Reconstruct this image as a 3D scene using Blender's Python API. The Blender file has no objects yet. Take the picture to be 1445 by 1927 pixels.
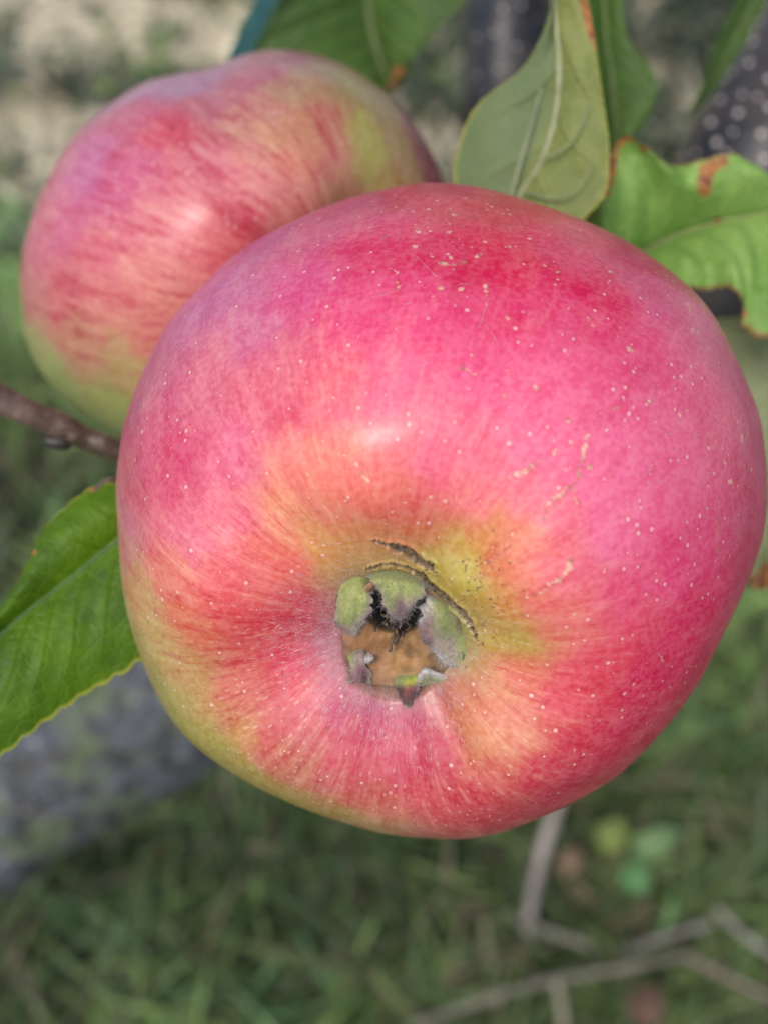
import bpy, math, random
import numpy as np
from mathutils import Vector, Matrix

scene = bpy.context.scene
COL = scene.collection
rng = np.random.default_rng(7)
random.seed(7)

# ------------------------------------------------------------------ camera
PITCH = math.radians(50)
CAM = np.array([0.0, 0.0, 0.85])
FWD = np.array([0.0, math.cos(PITCH), -math.sin(PITCH)])
RIGHT = np.array([1.0, 0.0, 0.0])
UP = np.array([0.0, math.sin(PITCH), math.cos(PITCH)])
K = 2064.0                      # photo pixels per unit of tangent
CX, CY = 722.5, 963.5
cam_data = bpy.data.cameras.new("camera")
cam = bpy.data.objects.new("camera", cam_data)
COL.objects.link(cam)
scene.camera = cam
cam.location = CAM
cam.rotation_euler = (math.pi / 2 - PITCH, 0, 0)
cam_data.sensor_fit = 'HORIZONTAL'
cam_data.sensor_width = 36.0
cam_data.lens = 36.0 * K / 1445.0
cam_data.clip_start = 0.01
cam_data.clip_end = 200.0
cam_data.dof.use_dof = True
cam_data.dof.focus_distance = 0.120
cam_data.dof.aperture_fstop = 18.5

# ------------------------------------------------------------------ light
SUN = -0.27 * RIGHT + 0.16 * UP - 0.97 * FWD; SUN /= np.linalg.norm(SUN)
world = bpy.data.worlds.new("World")
scene.world = world
world.use_nodes = True
wn = world.node_tree
bg = wn.nodes["Background"]
sky = wn.nodes.new("ShaderNodeTexSky")
sky.sky_type = 'NISHITA'
sky.sun_disc = False
sky.sun_elevation = math.asin(SUN[2])
sky.sun_rotation = math.atan2(SUN[0], SUN[1])
sky.air_density = 1.0
sky.dust_density = 3.0
sky.ozone_density = 0.6
wn.links.new(sky.outputs[0], bg.inputs[0])
bg.inputs[1].default_value = 0.15
sl = bpy.data.lights.new("sun", 'SUN')
sl.energy = 1.05
sl.angle = math.radians(17)
sl.color = (1.0, 0.96, 0.90)
sun = bpy.data.objects.new("sun", sl)
COL.objects.link(sun)
sun.rotation_euler = Vector(SUN).to_track_quat('Z', 'Y').to_euler()
scene.view_settings.view_transform = 'Standard'
scene.view_settings.look = 'None'
scene.view_settings.gamma = 1.0
scene.view_settings.use_curve_mapping = False
scene.view_settings.exposure = 0.58
scene.render.engine = 'CYCLES'
scene.cycles.use_denoising = True
scene.cycles.max_bounces = 8
scene.cycles.transparent_max_bounces = 8

# ------------------------------------------------------------------ helpers
def at(px, py, d):
    """photo pixel + depth along the view axis -> world point"""
    px = np.asarray(px, float); py = np.asarray(py, float); d = np.asarray(d, float)
    tx = (px - CX) / K; ty = -(py - CY) / K
    return CAM + d[..., None] * (FWD + tx[..., None] * RIGHT + ty[..., None] * UP)

def gnd(px, py, z=0.0):
    ray = FWD + (px - CX) / K * RIGHT - (py - CY) / K * UP
    t = (z - CAM[2]) / ray[2]
    return CAM + t * ray

def proj(P):
    Q = P - CAM
    d = Q @ FWD
    return CX + K * (Q @ RIGHT) / d, CY - K * (Q @ UP) / d, d

def srgb(r, g, b):
    c = np.array([r, g, b], float) / 255.0
    return np.where(c <= 0.04045, c / 12.92, ((c + 0.055) / 1.055) ** 2.4)

def hash3(ix, iy, iz, seed):
    h = (ix.astype(np.int64) * 73856093) ^ (iy.astype(np.int64) * 19349663) ^ (iz.astype(np.int64) * 83492791) ^ (seed * 2654435761)
    h = (h ^ (h >> 13)) * 1274126177
    h = h ^ (h >> 16)
    return (h & 0xFFFFFF) / float(0xFFFFFF)

def vnoise(P, scale, seed=1):
    Q = P * scale + 1000.0
    i = np.floor(Q); f = Q - i
    f = f * f * (3 - 2 * f)
    i = i.astype(np.int64)
    out = 0
    for dx in (0, 1):
        wx = f[..., 0] if dx else 1 - f[..., 0]
        for dy in (0, 1):
            wy = f[..., 1] if dy else 1 - f[..., 1]
            for dz in (0, 1):
                wz = f[..., 2] if dz else 1 - f[..., 2]
                out = out + wx * wy * wz * hash3(i[..., 0] + dx, i[..., 1] + dy, i[..., 2] + dz, seed)
    return out * 2 - 1

def fbm(P, scale, seed=1, octs=3):
    a = 1.0; s = 0; t = 0
    for k in range(octs):
        s = s + a * vnoise(P, scale * 2 ** k, seed + k * 17); t += a; a *= 0.5
    return s / t

def catmull(P, n):
    """resample control points P (m,k) to n points, uniform parameter"""
    P = np.asarray(P, float)
    m = len(P)
    u = np.linspace(0, m - 1, n)
    i = np.clip(np.floor(u).astype(int), 0, m - 2)
    t = (u - i)[:, None]
    g = lambda j: P[np.clip(j, 0, m - 1)]
    p0, p1, p2, p3 = g(i - 1), g(i), g(i + 1), g(i + 2)
    p0 = np.where((i == 0)[:, None], 2 * p1 - p2, p0)
    p3 = np.where((i == m - 2)[:, None], 2 * p2 - p1, p3)
    return 0.5 * ((2 * p1) + (-p0 + p2) * t + (2 * p0 - 5 * p1 + 4 * p2 - p3) * t ** 2 + (-p0 + 3 * p1 - 3 * p2 + p3) * t ** 3)

def nrm(v):
    return v / np.maximum(np.linalg.norm(v, axis=-1, keepdims=True), 1e-12)

def mesh_obj(name, V, F, mat=None, parent=None, attrs=None, smooth=True, origin=None):
    V = np.asarray(V, np.float64)
    if parent is not None:
        base = np.array(parent_world(parent))
    else:
        base = np.array(origin) if origin is not None else V.mean(0)
    F = np.asarray(F)
    me = bpy.data.meshes.new(name)
    k = F.shape[1]
    me.vertices.add(len(V)); me.loops.add(F.size); me.polygons.add(len(F))
    me.vertices.foreach_set("co", (V - base).astype(np.float32).ravel())
    me.loops.foreach_set("vertex_index", F.astype(np.int32).ravel())
    me.polygons.foreach_set("loop_start", np.arange(0, F.size, k, dtype=np.int32))
    me.polygons.foreach_set("use_smooth", np.full(len(F), smooth, bool))
    me.update(calc_edges=True)
    if attrs:
        for an, (ty, arr) in attrs.items():
            a = me.attributes.new(an, ty, 'POINT')
            arr = np.asarray(arr, np.float32)
            if ty == 'FLOAT': a.data.foreach_set("value", arr.ravel())
            elif ty == 'FLOAT_VECTOR': a.data.foreach_set("vector", arr.ravel())
            else: a.data.foreach_set("color", arr.ravel())
    if mat: me.materials.append(mat)
    o = bpy.data.objects.new(name, me)
    COL.objects.link(o)
    if parent is not None:
        o.parent = parent
    else:
        o.location = base
    return o

def parent_world(p):
    loc = Vector((0, 0, 0))
    while p is not None:
        loc += p.location; p = p.parent
    return loc

def empty(name, loc, label=None, cat=None, group=None):
    o = bpy.data.objects.new(name, None)
    o.empty_display_size = 0.01
    COL.objects.link(o)
    o.location = loc
    tag(o, label, cat, group)
    return o

def tag(o, label=None, cat=None, group=None, kind=None):
    if label: o["label"] = label
    if cat: o["category"] = cat
    if group: o["group"] = group
    if kind: o["kind"] = kind
    return o

def grid_faces(nr, nc, wrap=False, off=0):
    r = np.arange(nr - 1); c = np.arange(nc if wrap else nc - 1)
    R, Cc = np.meshgrid(r, c, indexing='ij')
    C2 = (Cc + 1) % nc
    return np.stack([R * nc + Cc, R * nc + C2, (R + 1) * nc + C2, (R + 1) * nc + Cc], -1).reshape(-1, 4) + off

def tube_geo(pts, rad, seg=12, caps=True, noise=0, nscale=50, seed=3):
    pts = np.asarray(pts, float); n = len(pts)
    rad = np.broadcast_to(np.asarray(rad, float), (n,))
    T = nrm(np.gradient(pts, axis=0))
    ref = np.array([0.13, 0.31, 0.94])
    A = nrm(np.cross(T, ref)); B = np.cross(T, A)
    ph = np.linspace(0, 2 * np.pi, seg, endpoint=False)
    D = A[:, None] * np.cos(ph)[None, :, None] + B[:, None] * np.sin(ph)[None, :, None]
    V = pts[:, None] + D * rad[:, None, None]
    if noise:
        V = V + D * (fbm(V, nscale, seed) * noise)[..., None]
    V = V.reshape(-1, 3)
    F = grid_faces(n, seg, True)
    if caps:
        k = len(V)
        V = np.vstack([V, pts[0], pts[-1]])
        i = np.arange(seg); j = (i + 1) % seg
        F = np.vstack([F, np.stack([i * 0 + k, j, i, i * 0 + k], -1), np.stack([i * 0 + k + 1, (n - 1) * seg + i, (n - 1) * seg + j, i * 0 + k + 1], -1)])
        F = fix_degenerate(F)
    return V, F

def fix_degenerate(F):
    # cap quads repeat a vertex; keep as thin quads by splitting everything into triangles
    T1 = F[:, [0, 1, 2]]; T2 = F[:, [0, 2, 3]]
    T = np.vstack([T1, T2])
    ok = (T[:, 0] != T[:, 1]) & (T[:, 1] != T[:, 2]) & (T[:, 0] != T[:, 2])
    return T[ok]

# node helper
class NT:
    def __init__(s, name):
        s.m = bpy.data.materials.new(name); s.m.use_nodes = True
        s.t = s.m.node_tree; s.b = s.t.nodes["Principled BSDF"]
        s.out = s.t.nodes["Material Output"]
    def n(s, ty, **kw):
        x = s.t.nodes.new(ty)
        for k, v in kw.items(): setattr(x, k, v)
        return x
    def l(s, a, b): s.t.links.new(a, b)
    def attr(s, name): return s.n("ShaderNodeAttribute", attribute_name=name)
    def put(s, sock, v):
        if hasattr(v, 'is_output') or isinstance(v, bpy.types.NodeSocket): s.l(v, sock)
        else:
            if isinstance(v, (tuple, list, np.ndarray)) and len(v) == 3 and sock.type == 'RGBA': v = (*v, 1)
            sock.default_value = v
    def noise(s, vec, scale, detail=3, rough=0.5, dist=0.0):
        x = s.n("ShaderNodeTexNoise"); s.put(x.inputs["Vector"], vec)
        x.inputs["Scale"].default_value = scale; x.inputs["Detail"].default_value = detail
        x.inputs["Roughness"].default_value = rough; x.inputs["Distortion"].default_value = dist
        return x.outputs["Fac"]
    def vor(s, vec, scale, feature='F1', rnd=1.0):
        x = s.n("ShaderNodeTexVoronoi", feature=feature); s.put(x.inputs["Vector"], vec)
        x.inputs["Scale"].default_value = scale; x.inputs["Randomness"].default_value = rnd
        return x
    def ramp(s, fac, a, b, lo=0.0, hi=1.0, smooth=True):
        x = s.n("ShaderNodeMapRange"); x.interpolation_type = 'SMOOTHSTEP' if smooth else 'LINEAR'
        s.put(x.inputs[0], fac)
        for i, v in zip((1, 2, 3, 4), (a, b, lo, hi)): s.put(x.inputs[i], v)
        return x.outputs[0]
    def math(s, op, a, b=0.0, c=None, clamp=False):
        x = s.n("ShaderNodeMath", operation=op); x.use_clamp = clamp
        s.put(x.inputs[0], a); s.put(x.inputs[1], b)
        if c is not None: s.put(x.inputs[2], c)
        return x.outputs[0]
    def mix(s, fac, a, b, mode='MIX'):
        x = s.n("ShaderNodeMix", data_type='RGBA', blend_type=mode)
        s.put(x.inputs[0], fac); s.put(x.inputs[6], a); s.put(x.inputs[7], b)
        return x.outputs[2]
    def vmul(s, v, k):
        x = s.n("ShaderNodeVectorMath", operation='MULTIPLY'); s.put(x.inputs[0], v); x.inputs[1].default_value = k
        return x.outputs[0]
    def bump(s, h, strength, dist):
        x = s.n("ShaderNodeBump"); s.put(x.inputs["Height"], h)
        x.inputs["Strength"].default_value = strength; x.inputs["Distance"].default_value = dist
        s.l(x.outputs[0], s.b.inputs["Normal"]); return x
    def pos(s): return s.n("ShaderNodeTexCoord").outputs["Object"]
    def set(s, **kw):
        for k, v in kw.items(): s.put(s.b.inputs[k.replace("_", " ")], v)

# ------------------------------------------------------------------ materials
def mat_skin(name="apple_skin", rlo=0.50, rhi=0.61):
    s = NT(name)
    col = s.attr("Col"); mk = s.attr("mark"); sc = s.attr("streak")
    sep = s.n("ShaderNodeSeparateColor"); s.l(mk.outputs["Color"], sep.inputs[0])
    russet, crack, fuzz = sep.outputs
    con = col.outputs["Alpha"]
    p = s.pos()
    st = s.noise(s.vmul(sc.outputs["Vector"], (15, 15, 5.0)), 1.0, 4, 0.62)
    st2 = s.noise(s.vmul(sc.outputs["Vector"], (52, 52, 17)), 1.0, 3, 0.65)
    mot = s.noise(p, 420, 4, 0.65)
    mot2 = s.noise(p, 110, 3, 0.6)
    fine = s.noise(p, 1500, 2, 0.6)
    v = s.math('ADD', s.math('MULTIPLY', st, 0.42), s.math('MULTIPLY', st2, 0.26))
    v = s.math('ADD', v, s.math('MULTIPLY', mot, 0.16)); v = s.math('ADD', v, s.math('MULTIPLY', mot2, 0.16))
    red = s.ramp(v, rlo, rhi); lite = s.ramp(v, 0.50, 0.40)
    base = col.outputs["Color"]
    redc = s.mix(1.0, base, (0.82, 0.28, 0.45), 'MULTIPLY')
    litec = s.mix(0.20, s.mix(1.0, base, (1.02, 1.30, 1.10), 'MULTIPLY'), (0.80, 0.50, 0.32))
    c = s.mix(s.math('MULTIPLY', red, con), base, redc)
    c = s.mix(s.math('MULTIPLY', lite, con), c, litec)
    # grainy mottling of the pigment
    g = s.ramp(s.math('ADD', s.math('MULTIPLY', fine, 0.5), s.math('MULTIPLY', mot, 0.5)), 0.38, 0.62)
    c = s.mix(s.math('MULTIPLY', s.math('SUBTRACT', 1.0, g), 0.36), c, s.mix(1.0, c, (0.84, 0.42, 0.5), 'MULTIPLY'))
    c = s.mix(s.math('MULTIPLY', g, 0.10), c, (0.85, 0.52, 0.48))
    # lenticels: small pale dots, some with dark rim
    vo = s.vor(p, 820, rnd=1.0)
    rad = s.ramp(s.noise(p, 260, 1), 0.30, 0.70, 0.05, 0.27)
    dot = s.ramp(vo.outputs["Distance"], rad, s.math('MULTIPLY', rad, 0.45))
    selr = s.n("ShaderNodeSeparateColor"); s.l(vo.outputs["Color"], selr.inputs[0])
    pick = s.ramp(selr.outputs[0], 0.30, 0.55)
    dot = s.math('MULTIPLY', dot, pick)
    vo2 = s.vor(s.vmul(sc.outputs["Vector"], (24, 24, 26)), 1.0)
    dot2 = s.math('MULTIPLY', s.ramp(vo2.outputs["Distance"], 0.25, 0.08), fuzz)
    dots = s.math('MAXIMUM', s.math('MULTIPLY', dot, 0.72), s.math('MULTIPLY', dot2, 0.45))
    ring = s.math('MULTIPLY', s.ramp(vo.outputs["Distance"], s.math('MULTIPLY', rad, 1.9), s.math('MULTIPLY', rad, 1.1)), pick)
    c = s.mix(s.math('MULTIPLY', ring, 0.22), c, s.mix(1.0, c, (0.75, 0.4, 0.5), 'MULTIPLY'))
    c = s.mix(dots, c, s.mix(0.6, c, (0.88, 0.70, 0.60)))
    # russet marks
    rn = s.noise(p, 900, 3, 0.7)
    rmask = s.ramp(s.math('ADD', russet, s.math('MULTIPLY', s.math('SUBTRACT', rn, 0.5), 1.1)), 0.42, 0.62)
    halo = s.ramp(russet, 0.05, 0.5)
    c = s.mix(s.math('MULTIPLY', halo, 0.25), c, s.mix(1.0, c, (0.75, 0.45, 0.5), 'MULTIPLY'))
    c = s.mix(s.math('MULTIPLY', rmask, 0.74), c, s.mix(s.ramp(rn, 0.35, 0.65), (0.30, 0.12, 0.08), (0.74, 0.46, 0.33)))
    # brown cracks
    cn = s.noise(p, 1300, 4, 0.75)
    cm = s.ramp(s.math('ADD', crack, s.math('MULTIPLY', s.math('SUBTRACT', cn, 0.5), 0.7)), 0.30, 0.60)
    c = s.mix(cm, c, s.mix(s.ramp(cn, 0.35, 0.65), (0.050, 0.030, 0.020), (0.20, 0.14, 0.08)))
    h = s.math('ADD', s.math('MULTIPLY', mot, 0.25), s.math('MULTIPLY', fine, 0.25))
    h = s.math('ADD', h, s.math('MULTIPLY', dots, 0.5))
    h = s.math('ADD', h, s.math('MULTIPLY', rmask, 0.35))
    h = s.math('ADD', h, s.math('MULTIPLY', s.math('MULTIPLY', cm, cn), 2.0))
    s.bump(h, 0.55, 0.00012)
    r = s.ramp(mot2, 0.3, 0.7, 0.36, 0.46)
    r = s.math('ADD', r, s.math('MULTIPLY', s.math('MAXIMUM', rmask, cm), 0.3))
    s.set(Base_Color=c, Roughness=r, IOR=1.45)
    s.b.inputs["Subsurface Weight"].default_value = 0.12
    s.b.inputs["Subsurface Scale"].default_value = 0.002
    s.b.inputs["Subsurface Radius"].default_value = (1.0, 0.35, 0.25)
    s.b.inputs["Coat Weight"].default_value = 0.50
    s.b.inputs["Coat Roughness"].default_value = 0.27
    s.b.inputs["Sheen Weight"].default_value = 0.0
    s.b.inputs["Specular IOR Level"].default_value = 0.15
    s.b.inputs["Sheen Roughness"].default_value = 0.5
    return s.m

def mat_vcol(name, rough=0.7, nscale=600, var=0.35, bump=0.0002, sheen=0.0, trans=0.0):
    s = NT(name)
    c = s.attr("Col").outputs["Color"]; p = s.pos()
    n = s.noise(p, nscale, 4, 0.65)
    c2 = s.mix(s.ramp(n, 0.35, 0.65), s.mix(1.0, c, (1 - var,) * 3, 'MULTIPLY'), s.mix(1.0, c, (1 + var,) * 3, 'MULTIPLY'))
    s.set(Base_Color=c2, Roughness=rough)
    s.b.inputs["Sheen Weight"].default_value = sheen
    if bump: s.bump(n, 0.6, bump)
    if trans:
        tr = s.n("ShaderNodeBsdfTranslucent"); s.put(tr.inputs[0], c2)
        mx = s.n("ShaderNodeMixShader"); mx.inputs[0].default_value = trans
        s.l(s.b.outputs[0], mx.inputs[1]); s.l(tr.outputs[0], mx.inputs[2]); s.l(mx.outputs[0], s.out.inputs[0])
    return s.m

def mat_leaf(name, dark, light, vein, edge=(0.45, 0.38, 0.04), edgew=0.04, brown=0.0, nveins=9, rough=0.5,
             vein_amt=0.6, trans=0.3, half_tint=None):
    s = NT(name)
    lc = s.attr("lco").outputs["Vector"]; mk = s.attr("mark").outputs["Fac"]
    sp = s.n("ShaderNodeSeparateXYZ"); s.l(lc, sp.inputs[0])
    u, v = sp.outputs[0], sp.outputs[1]
    av = s.math('ABSOLUTE', v); p = s.pos()
    n1 = s.noise(p, 75, 5, 0.68); n2 = s.noise(p, 500, 3, 0.6)
    base = s.mix(s.ramp(n1, 0.32, 0.68), dark, light)
    wob = s.math('MULTIPLY', s.math('SUBTRACT', s.noise(p, 38, 2, 0.5), 0.5), 0.22)
    ph = s.math('MULTIPLY', s.math('SUBTRACT', s.math('ADD', u, wob), s.math('MULTIPLY', s.math('POWER', av, 0.8), 0.22)), float(nveins))
    side = s.math('MULTIPLY', s.math('SIGN', v), 0.23)
    d = s.math('ABSOLUTE', s.math('SUBTRACT', s.math('FRACT', s.math('ADD', ph, side)), 0.5))
    vm = s.ramp(d, 0.07, 0.0)
    vm = s.math('MULTIPLY', vm, s.ramp(av, 1.0, 0.3))
    mid = s.ramp(av, 0.05, 0.01)
    cell = s.vor(p, 520, 'DISTANCE_TO_EDGE').outputs["Distance"]
    net = s.ramp(cell, 0.12, 0.0)
    veins = s.math('MAXIMUM', vm, mid)
    c = s.mix(s.math('MULTIPLY', net, 0.30), base, vein)
    c = s.mix(s.math('MULTIPLY', s.ramp(d, 0.5, 0.1), 0.25), c, s.mix(1.0, c, (1.25, 1.2, 1.0), 'MULTIPLY'))
    c = s.mix(s.math('MULTIPLY', veins, vein_amt), c, vein)
    if half_tint is not None:
        c = s.mix(s.ramp(s.math('MULTIPLY', v, -1.0), -0.1, 0.35, 0, 0.55), c, half_tint)  # tints one half of the blade
    e = s.ramp(s.math('ADD', av, s.math('MULTIPLY', s.math('SUBTRACT', n1, 0.5), 0.05)), 1.0 - edgew * 1.4, 1.0 - edgew * 0.5)
    c = s.mix(s.math('MULTIPLY', e, 0.85), c, edge)
    bm = s.ramp(s.math('ADD', mk, s.math('MULTIPLY', s.math('SUBTRACT', n2, 0.5), 0.28)), 0.35, 0.6)
    c = s.mix(bm, c, s.mix(s.ramp(n2, 0.32, 0.52), (0.20, 0.065, 0.04), (0.42, 0.19, 0.06)))
    h = s.math('SUBTRACT', s.math('MULTIPLY', n2, 0.5), s.math('MULTIPLY', veins, 1.2))
    h = s.math('SUBTRACT', h, s.math('MULTIPLY', net, 0.4))
    s.bump(h, 0.6, 0.0003)
    s.set(Base_Color=c, Roughness=rough)
    s.b.inputs["Specular IOR Level"].default_value = 0.3
    tr = s.n("ShaderNodeBsdfTranslucent"); s.put(tr.inputs[0], s.mix(1.0, c, (1.5, 1.5, 0.6), 'MULTIPLY'))
    mx = s.n("ShaderNodeMixShader"); mx.inputs[0].default_value = trans
    s.l(s.b.outputs[0], mx.inputs[1]); s.l(tr.outputs[0], mx.inputs[2]); s.l(mx.outputs[0], s.out.inputs[0])
    return s.m

def mat_bark(name, a, b, c3, scale=60, bump=0.002, lich=0.0, rough=0.6, lich_col=(0.12, 0.17, 0.06)):
    s = NT(name); p = s.pos()
    n1 = s.noise(p, scale, 5, 0.65); n2 = s.noise(p, scale * 5, 4, 0.65); n3 = s.noise(p, scale * 0.4, 3, 0.6)
    c = s.mix(s.ramp(n1, 0.35, 0.65), a, b)
    c = s.mix(s.math('MULTIPLY', s.ramp(n2, 0.52, 0.7), 0.7), c, c3)
    if lich:
        c = s.mix(s.math('MULTIPLY', s.ramp(s.math('ADD', s.math('MULTIPLY', n3, 0.6), s.math('MULTIPLY', n1, 0.4)), 0.48, 0.56), lich), c,
                  s.mix(n2, lich_col, tuple(1.8 * x for x in lich_col)))
        vo = s.vor(p, scale * 1.6); 
        c = s.mix(s.math('MULTIPLY', s.ramp(vo.outputs["Distance"], 0.30, 0.2), s.math('MULTIPLY', s.ramp(n1, 0.5, 0.6), 0.6)), c, (0.34, 0.30, 0.25))
    s.bump(s.math('ADD', n1, s.math('MULTIPLY', n2, 0.4)), 0.8, bump)
    s.set(Base_Color=c, Roughness=rough)
    return s.m

M_skin = mat_skin()
M_skin_striped = mat_skin("striped_apple_skin", 0.505, 0.565)
M_calyx = mat_vcol("calyx_tissue", 0.8, 2400, 0.14, 0.00010, 0.3, 0.10)
M_cup = mat_vcol("calyx_floor", 0.6, 1100, 0.12, 0.00012, 0.15, 0.05)
M_fuzz = mat_vcol("pale_fuzz", 0.6, 50, 0.05, 0, 0.0, 0.5)
M_grass = mat_vcol("grass_blade", 0.55, 40, 0.25, 0, 0.0, 0.3)
M_straw = mat_vcol("dry_straw", 0.8, 60, 0.25, 0)

# ------------------------------------------------------------------ the apple builder
def profile_curve(pts, nfront, nback, isplit):
    C = catmull(pts, 4000)
    s = np.concatenate([[0], np.cumsum(np.linalg.norm(np.diff(C, axis=0), axis=1))])
    ss = s[int(4000 * isplit / (len(pts) - 1))]
    q = np.concatenate([np.linspace(0, ss, nfront, endpoint=False), np.linspace(ss, s[-1], nback)])
    return np.stack([np.interp(q, s, C[:, k]) for k in range(2)], -1), q / s[-1]

def make_body(center_px, depth, R, axis_cam, profile, lobefun, outline, nf, nb, nphi, isplit, iters=6):
    c = at(center_px[0], center_px[1], np.array(depth))
    a = axis_cam[0] * RIGHT + axis_cam[1] * UP - axis_cam[2] * FWD
    a = a / np.linalg.norm(a)
    e1 = UP - (UP @ a) * a; e1 /= np.linalg.norm(e1)
    e2 = RIGHT - (RIGHT @ a) * a - (RIGHT @ e1) * e1; e2 /= np.linalg.norm(e2)
    pr, sfrac = profile_curve(profile, nf, nb, isplit)
    ph = np.linspace(0, 2 * np.pi, nphi, endpoint=False)
    PH, RR = np.meshgrid(ph, pr[:, 0]); _, ZZ = np.meshgrid(ph, pr[:, 1])
    RR, ZZ = lobefun(RR, ZZ, PH, sfrac[:, None] + 0 * PH)
    L = RR[..., None] * (np.cos(PH)[..., None] * e1 + np.sin(PH)[..., None] * e2) + ZZ[..., None] * a
    V = (L * R).reshape(-1, 3)
    # sculpt the girth: lobed cross-section measured round the view axis of the centre
    vdir = nrm(c - CAM)
    X = RIGHT - (RIGHT @ vdir) * vdir; X /= np.linalg.norm(X); Y = np.cross(X, vdir); Y = Y if Y @ UP > 0 else -Y
    O = np.asarray(outline, float)
    ox, oy = O[:, 0] - center_px[0], -(O[:, 1] - center_px[1])
    oa = np.arctan2(oy, ox); orr = np.hypot(ox, oy)
    k = np.argsort(oa); oa, orr = oa[k], orr[k]
    oa3 = np.concatenate([oa - 2 * np.pi, oa, oa + 2 * np.pi]); or3 = np.tile(orr, 3)
    nb_ = 180
    bins = np.linspace(-np.pi, np.pi, nb_, endpoint=False)
    tgt = np.interp(bins, oa3, or3)
    scale = np.ones(nb_)
    lx, ly = V @ X, V @ Y; lz = V @ vdir
    psi = np.arctan2(ly, lx)
    for it in range(iters):
        sv = np.interp(psi, np.concatenate([bins, [np.pi]]), np.concatenate([scale, scale[:1]]))
        W = c + (lx * sv)[:, None] * X + (ly * sv)[:, None] * Y + lz[:, None] * vdir
        px, py, _ = proj(W)
        a2 = np.arctan2(-(py - center_px[1]), px - center_px[0]); r2 = np.hypot(px - center_px[0], py - center_px[1])
        idx = ((a2 + np.pi) / (2 * np.pi) * nb_ + 0.5).astype(int) % nb_
        mx = np.zeros(nb_); np.maximum.at(mx, idx, r2)
        scale = scale * (tgt / np.maximum(mx, 1))
        kk = np.array([1, 2, 3, 2, 1.]); kk /= kk.sum()
        scale = np.convolve(np.concatenate([scale[-2:], scale, scale[:2]]), kk, 'valid')
    return dict(V=W, c=c, a=a, e1=e1, e2=e2, PH=PH, S=sfrac, n=(nf + nb, nphi), R=R, RR=RR, px=px, py=py)

def mesh_normals(V, nr, nc):
    G = V.reshape(nr, nc, 3)
    du = np.gradient(G, axis=0); dv = np.roll(G, -1, 1) - np.roll(G, 1, 1)
    N = nrm(np.cross(dv, du)).reshape(-1, 3)
    ctr = V.mean(0)
    if np.mean(np.sum(N * (V - ctr), 1)) < 0: N = -N
    return N

class Picker:
    """finds the surface point seen at a photo pixel on a body"""
    def __init__(s, V, N):
        px, py, d = proj(V)
        f = np.sum(N * (CAM - V), 1) > 0
        s.i = np.nonzero(f)[0]; s.px = px[f]; s.py = py[f]; s.V = V; s.N = N
    def __call__(s, x, y):
        k = s.i[np.argmin((s.px - x) ** 2 + (s.py - y) ** 2)]
        return s.V[k], s.N[k]

def paint(V, pick, ctrl, gain, adj, power=2.5):
    P = []; Cc = []; A = []
    for x, y, r, g, b, con in ctrl:
        b = b + 0.22 * max(g - b, 0) + (6 if g < 130 else 0)
        r, g, b = adj(x, y, r, g, b)
        p, _ = pick(x, y); P.append(p); t_ = np.maximum(srgb(r, g, b) - np.array([0.0, 0.042, 0.030]), np.array([0.02, 0.006, 0.012])); Cc.append(np.minimum(t_ * gain * np.array([1.0, 0.95, 0.92]), 0.86)); A.append(con)
    P = np.array(P); Cc = np.array(Cc); A = np.array(A)
    out = np.zeros((len(V), 4)); w = np.zeros(len(V))
    eps = (0.0031) ** 2
    V = V + np.stack([fbm(V, 220, 61 + k, 4) for k in range(3)], -1) * 0.0034
    for p, c_, a_ in zip(P, Cc, A):
        ww = (np.sum((V - p) ** 2, 1) + eps) ** (-power)
        w += ww; out[:, :3] += ww[:, None] * c_; out[:, 3] += ww * a_
    out /= w[:, None]
    return out

def smooth01(x, a, b):
    t = np.clip((x - a) / (b - a), 0, 1); return t * t * (3 - 2 * t)

OUT_FRONT = [(1443, 961), (1439, 998), (1426, 1048), (1402, 1118), (1360, 1200), (1315, 1282), (1270, 1345), (1220, 1402), (1202, 1428), (1126, 1485),
             (1051, 1528), (1000, 1548), (940, 1572), (877, 1582), (815, 1581), (715, 1568), (603, 1537), (535, 1508), (472, 1479), (415, 1442), (365, 1406), (319, 1352),
             (282, 1286), (262, 1233), (241, 1160), (229, 1100), (226, 1060), (221, 998), (217, 936), (219, 874), (231, 799), (256, 730), (281, 668),
             (318, 606), (368, 547), (415, 500), (500, 440), (600, 392), (669, 368), (756, 347), (835, 343), (911, 354), (998, 379), (1100, 414),
             (1218, 476), (1304, 543), (1352, 600), (1374, 650), (1405, 718), (1430, 780), (1442, 867), (1446, 910)]
PROF = [(0.0, 0.66), (0.05, 0.672), (0.10, 0.705), (0.150, 0.748), (0.22, 0.795), (0.31, 0.838), (0.43, 0.866), (0.56, 0.845), (0.70, 0.755), (0.83, 0.60), (0.93, 0.39),
        (0.985, 0.14), (0.99, -0.12), (0.93, -0.38), (0.82, -0.60), (0.65, -0.76), (0.47, -0.83), (0.30, -0.80), (0.16, -0.66), (0.07, -0.50), (0.0, -0.45)]

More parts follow.
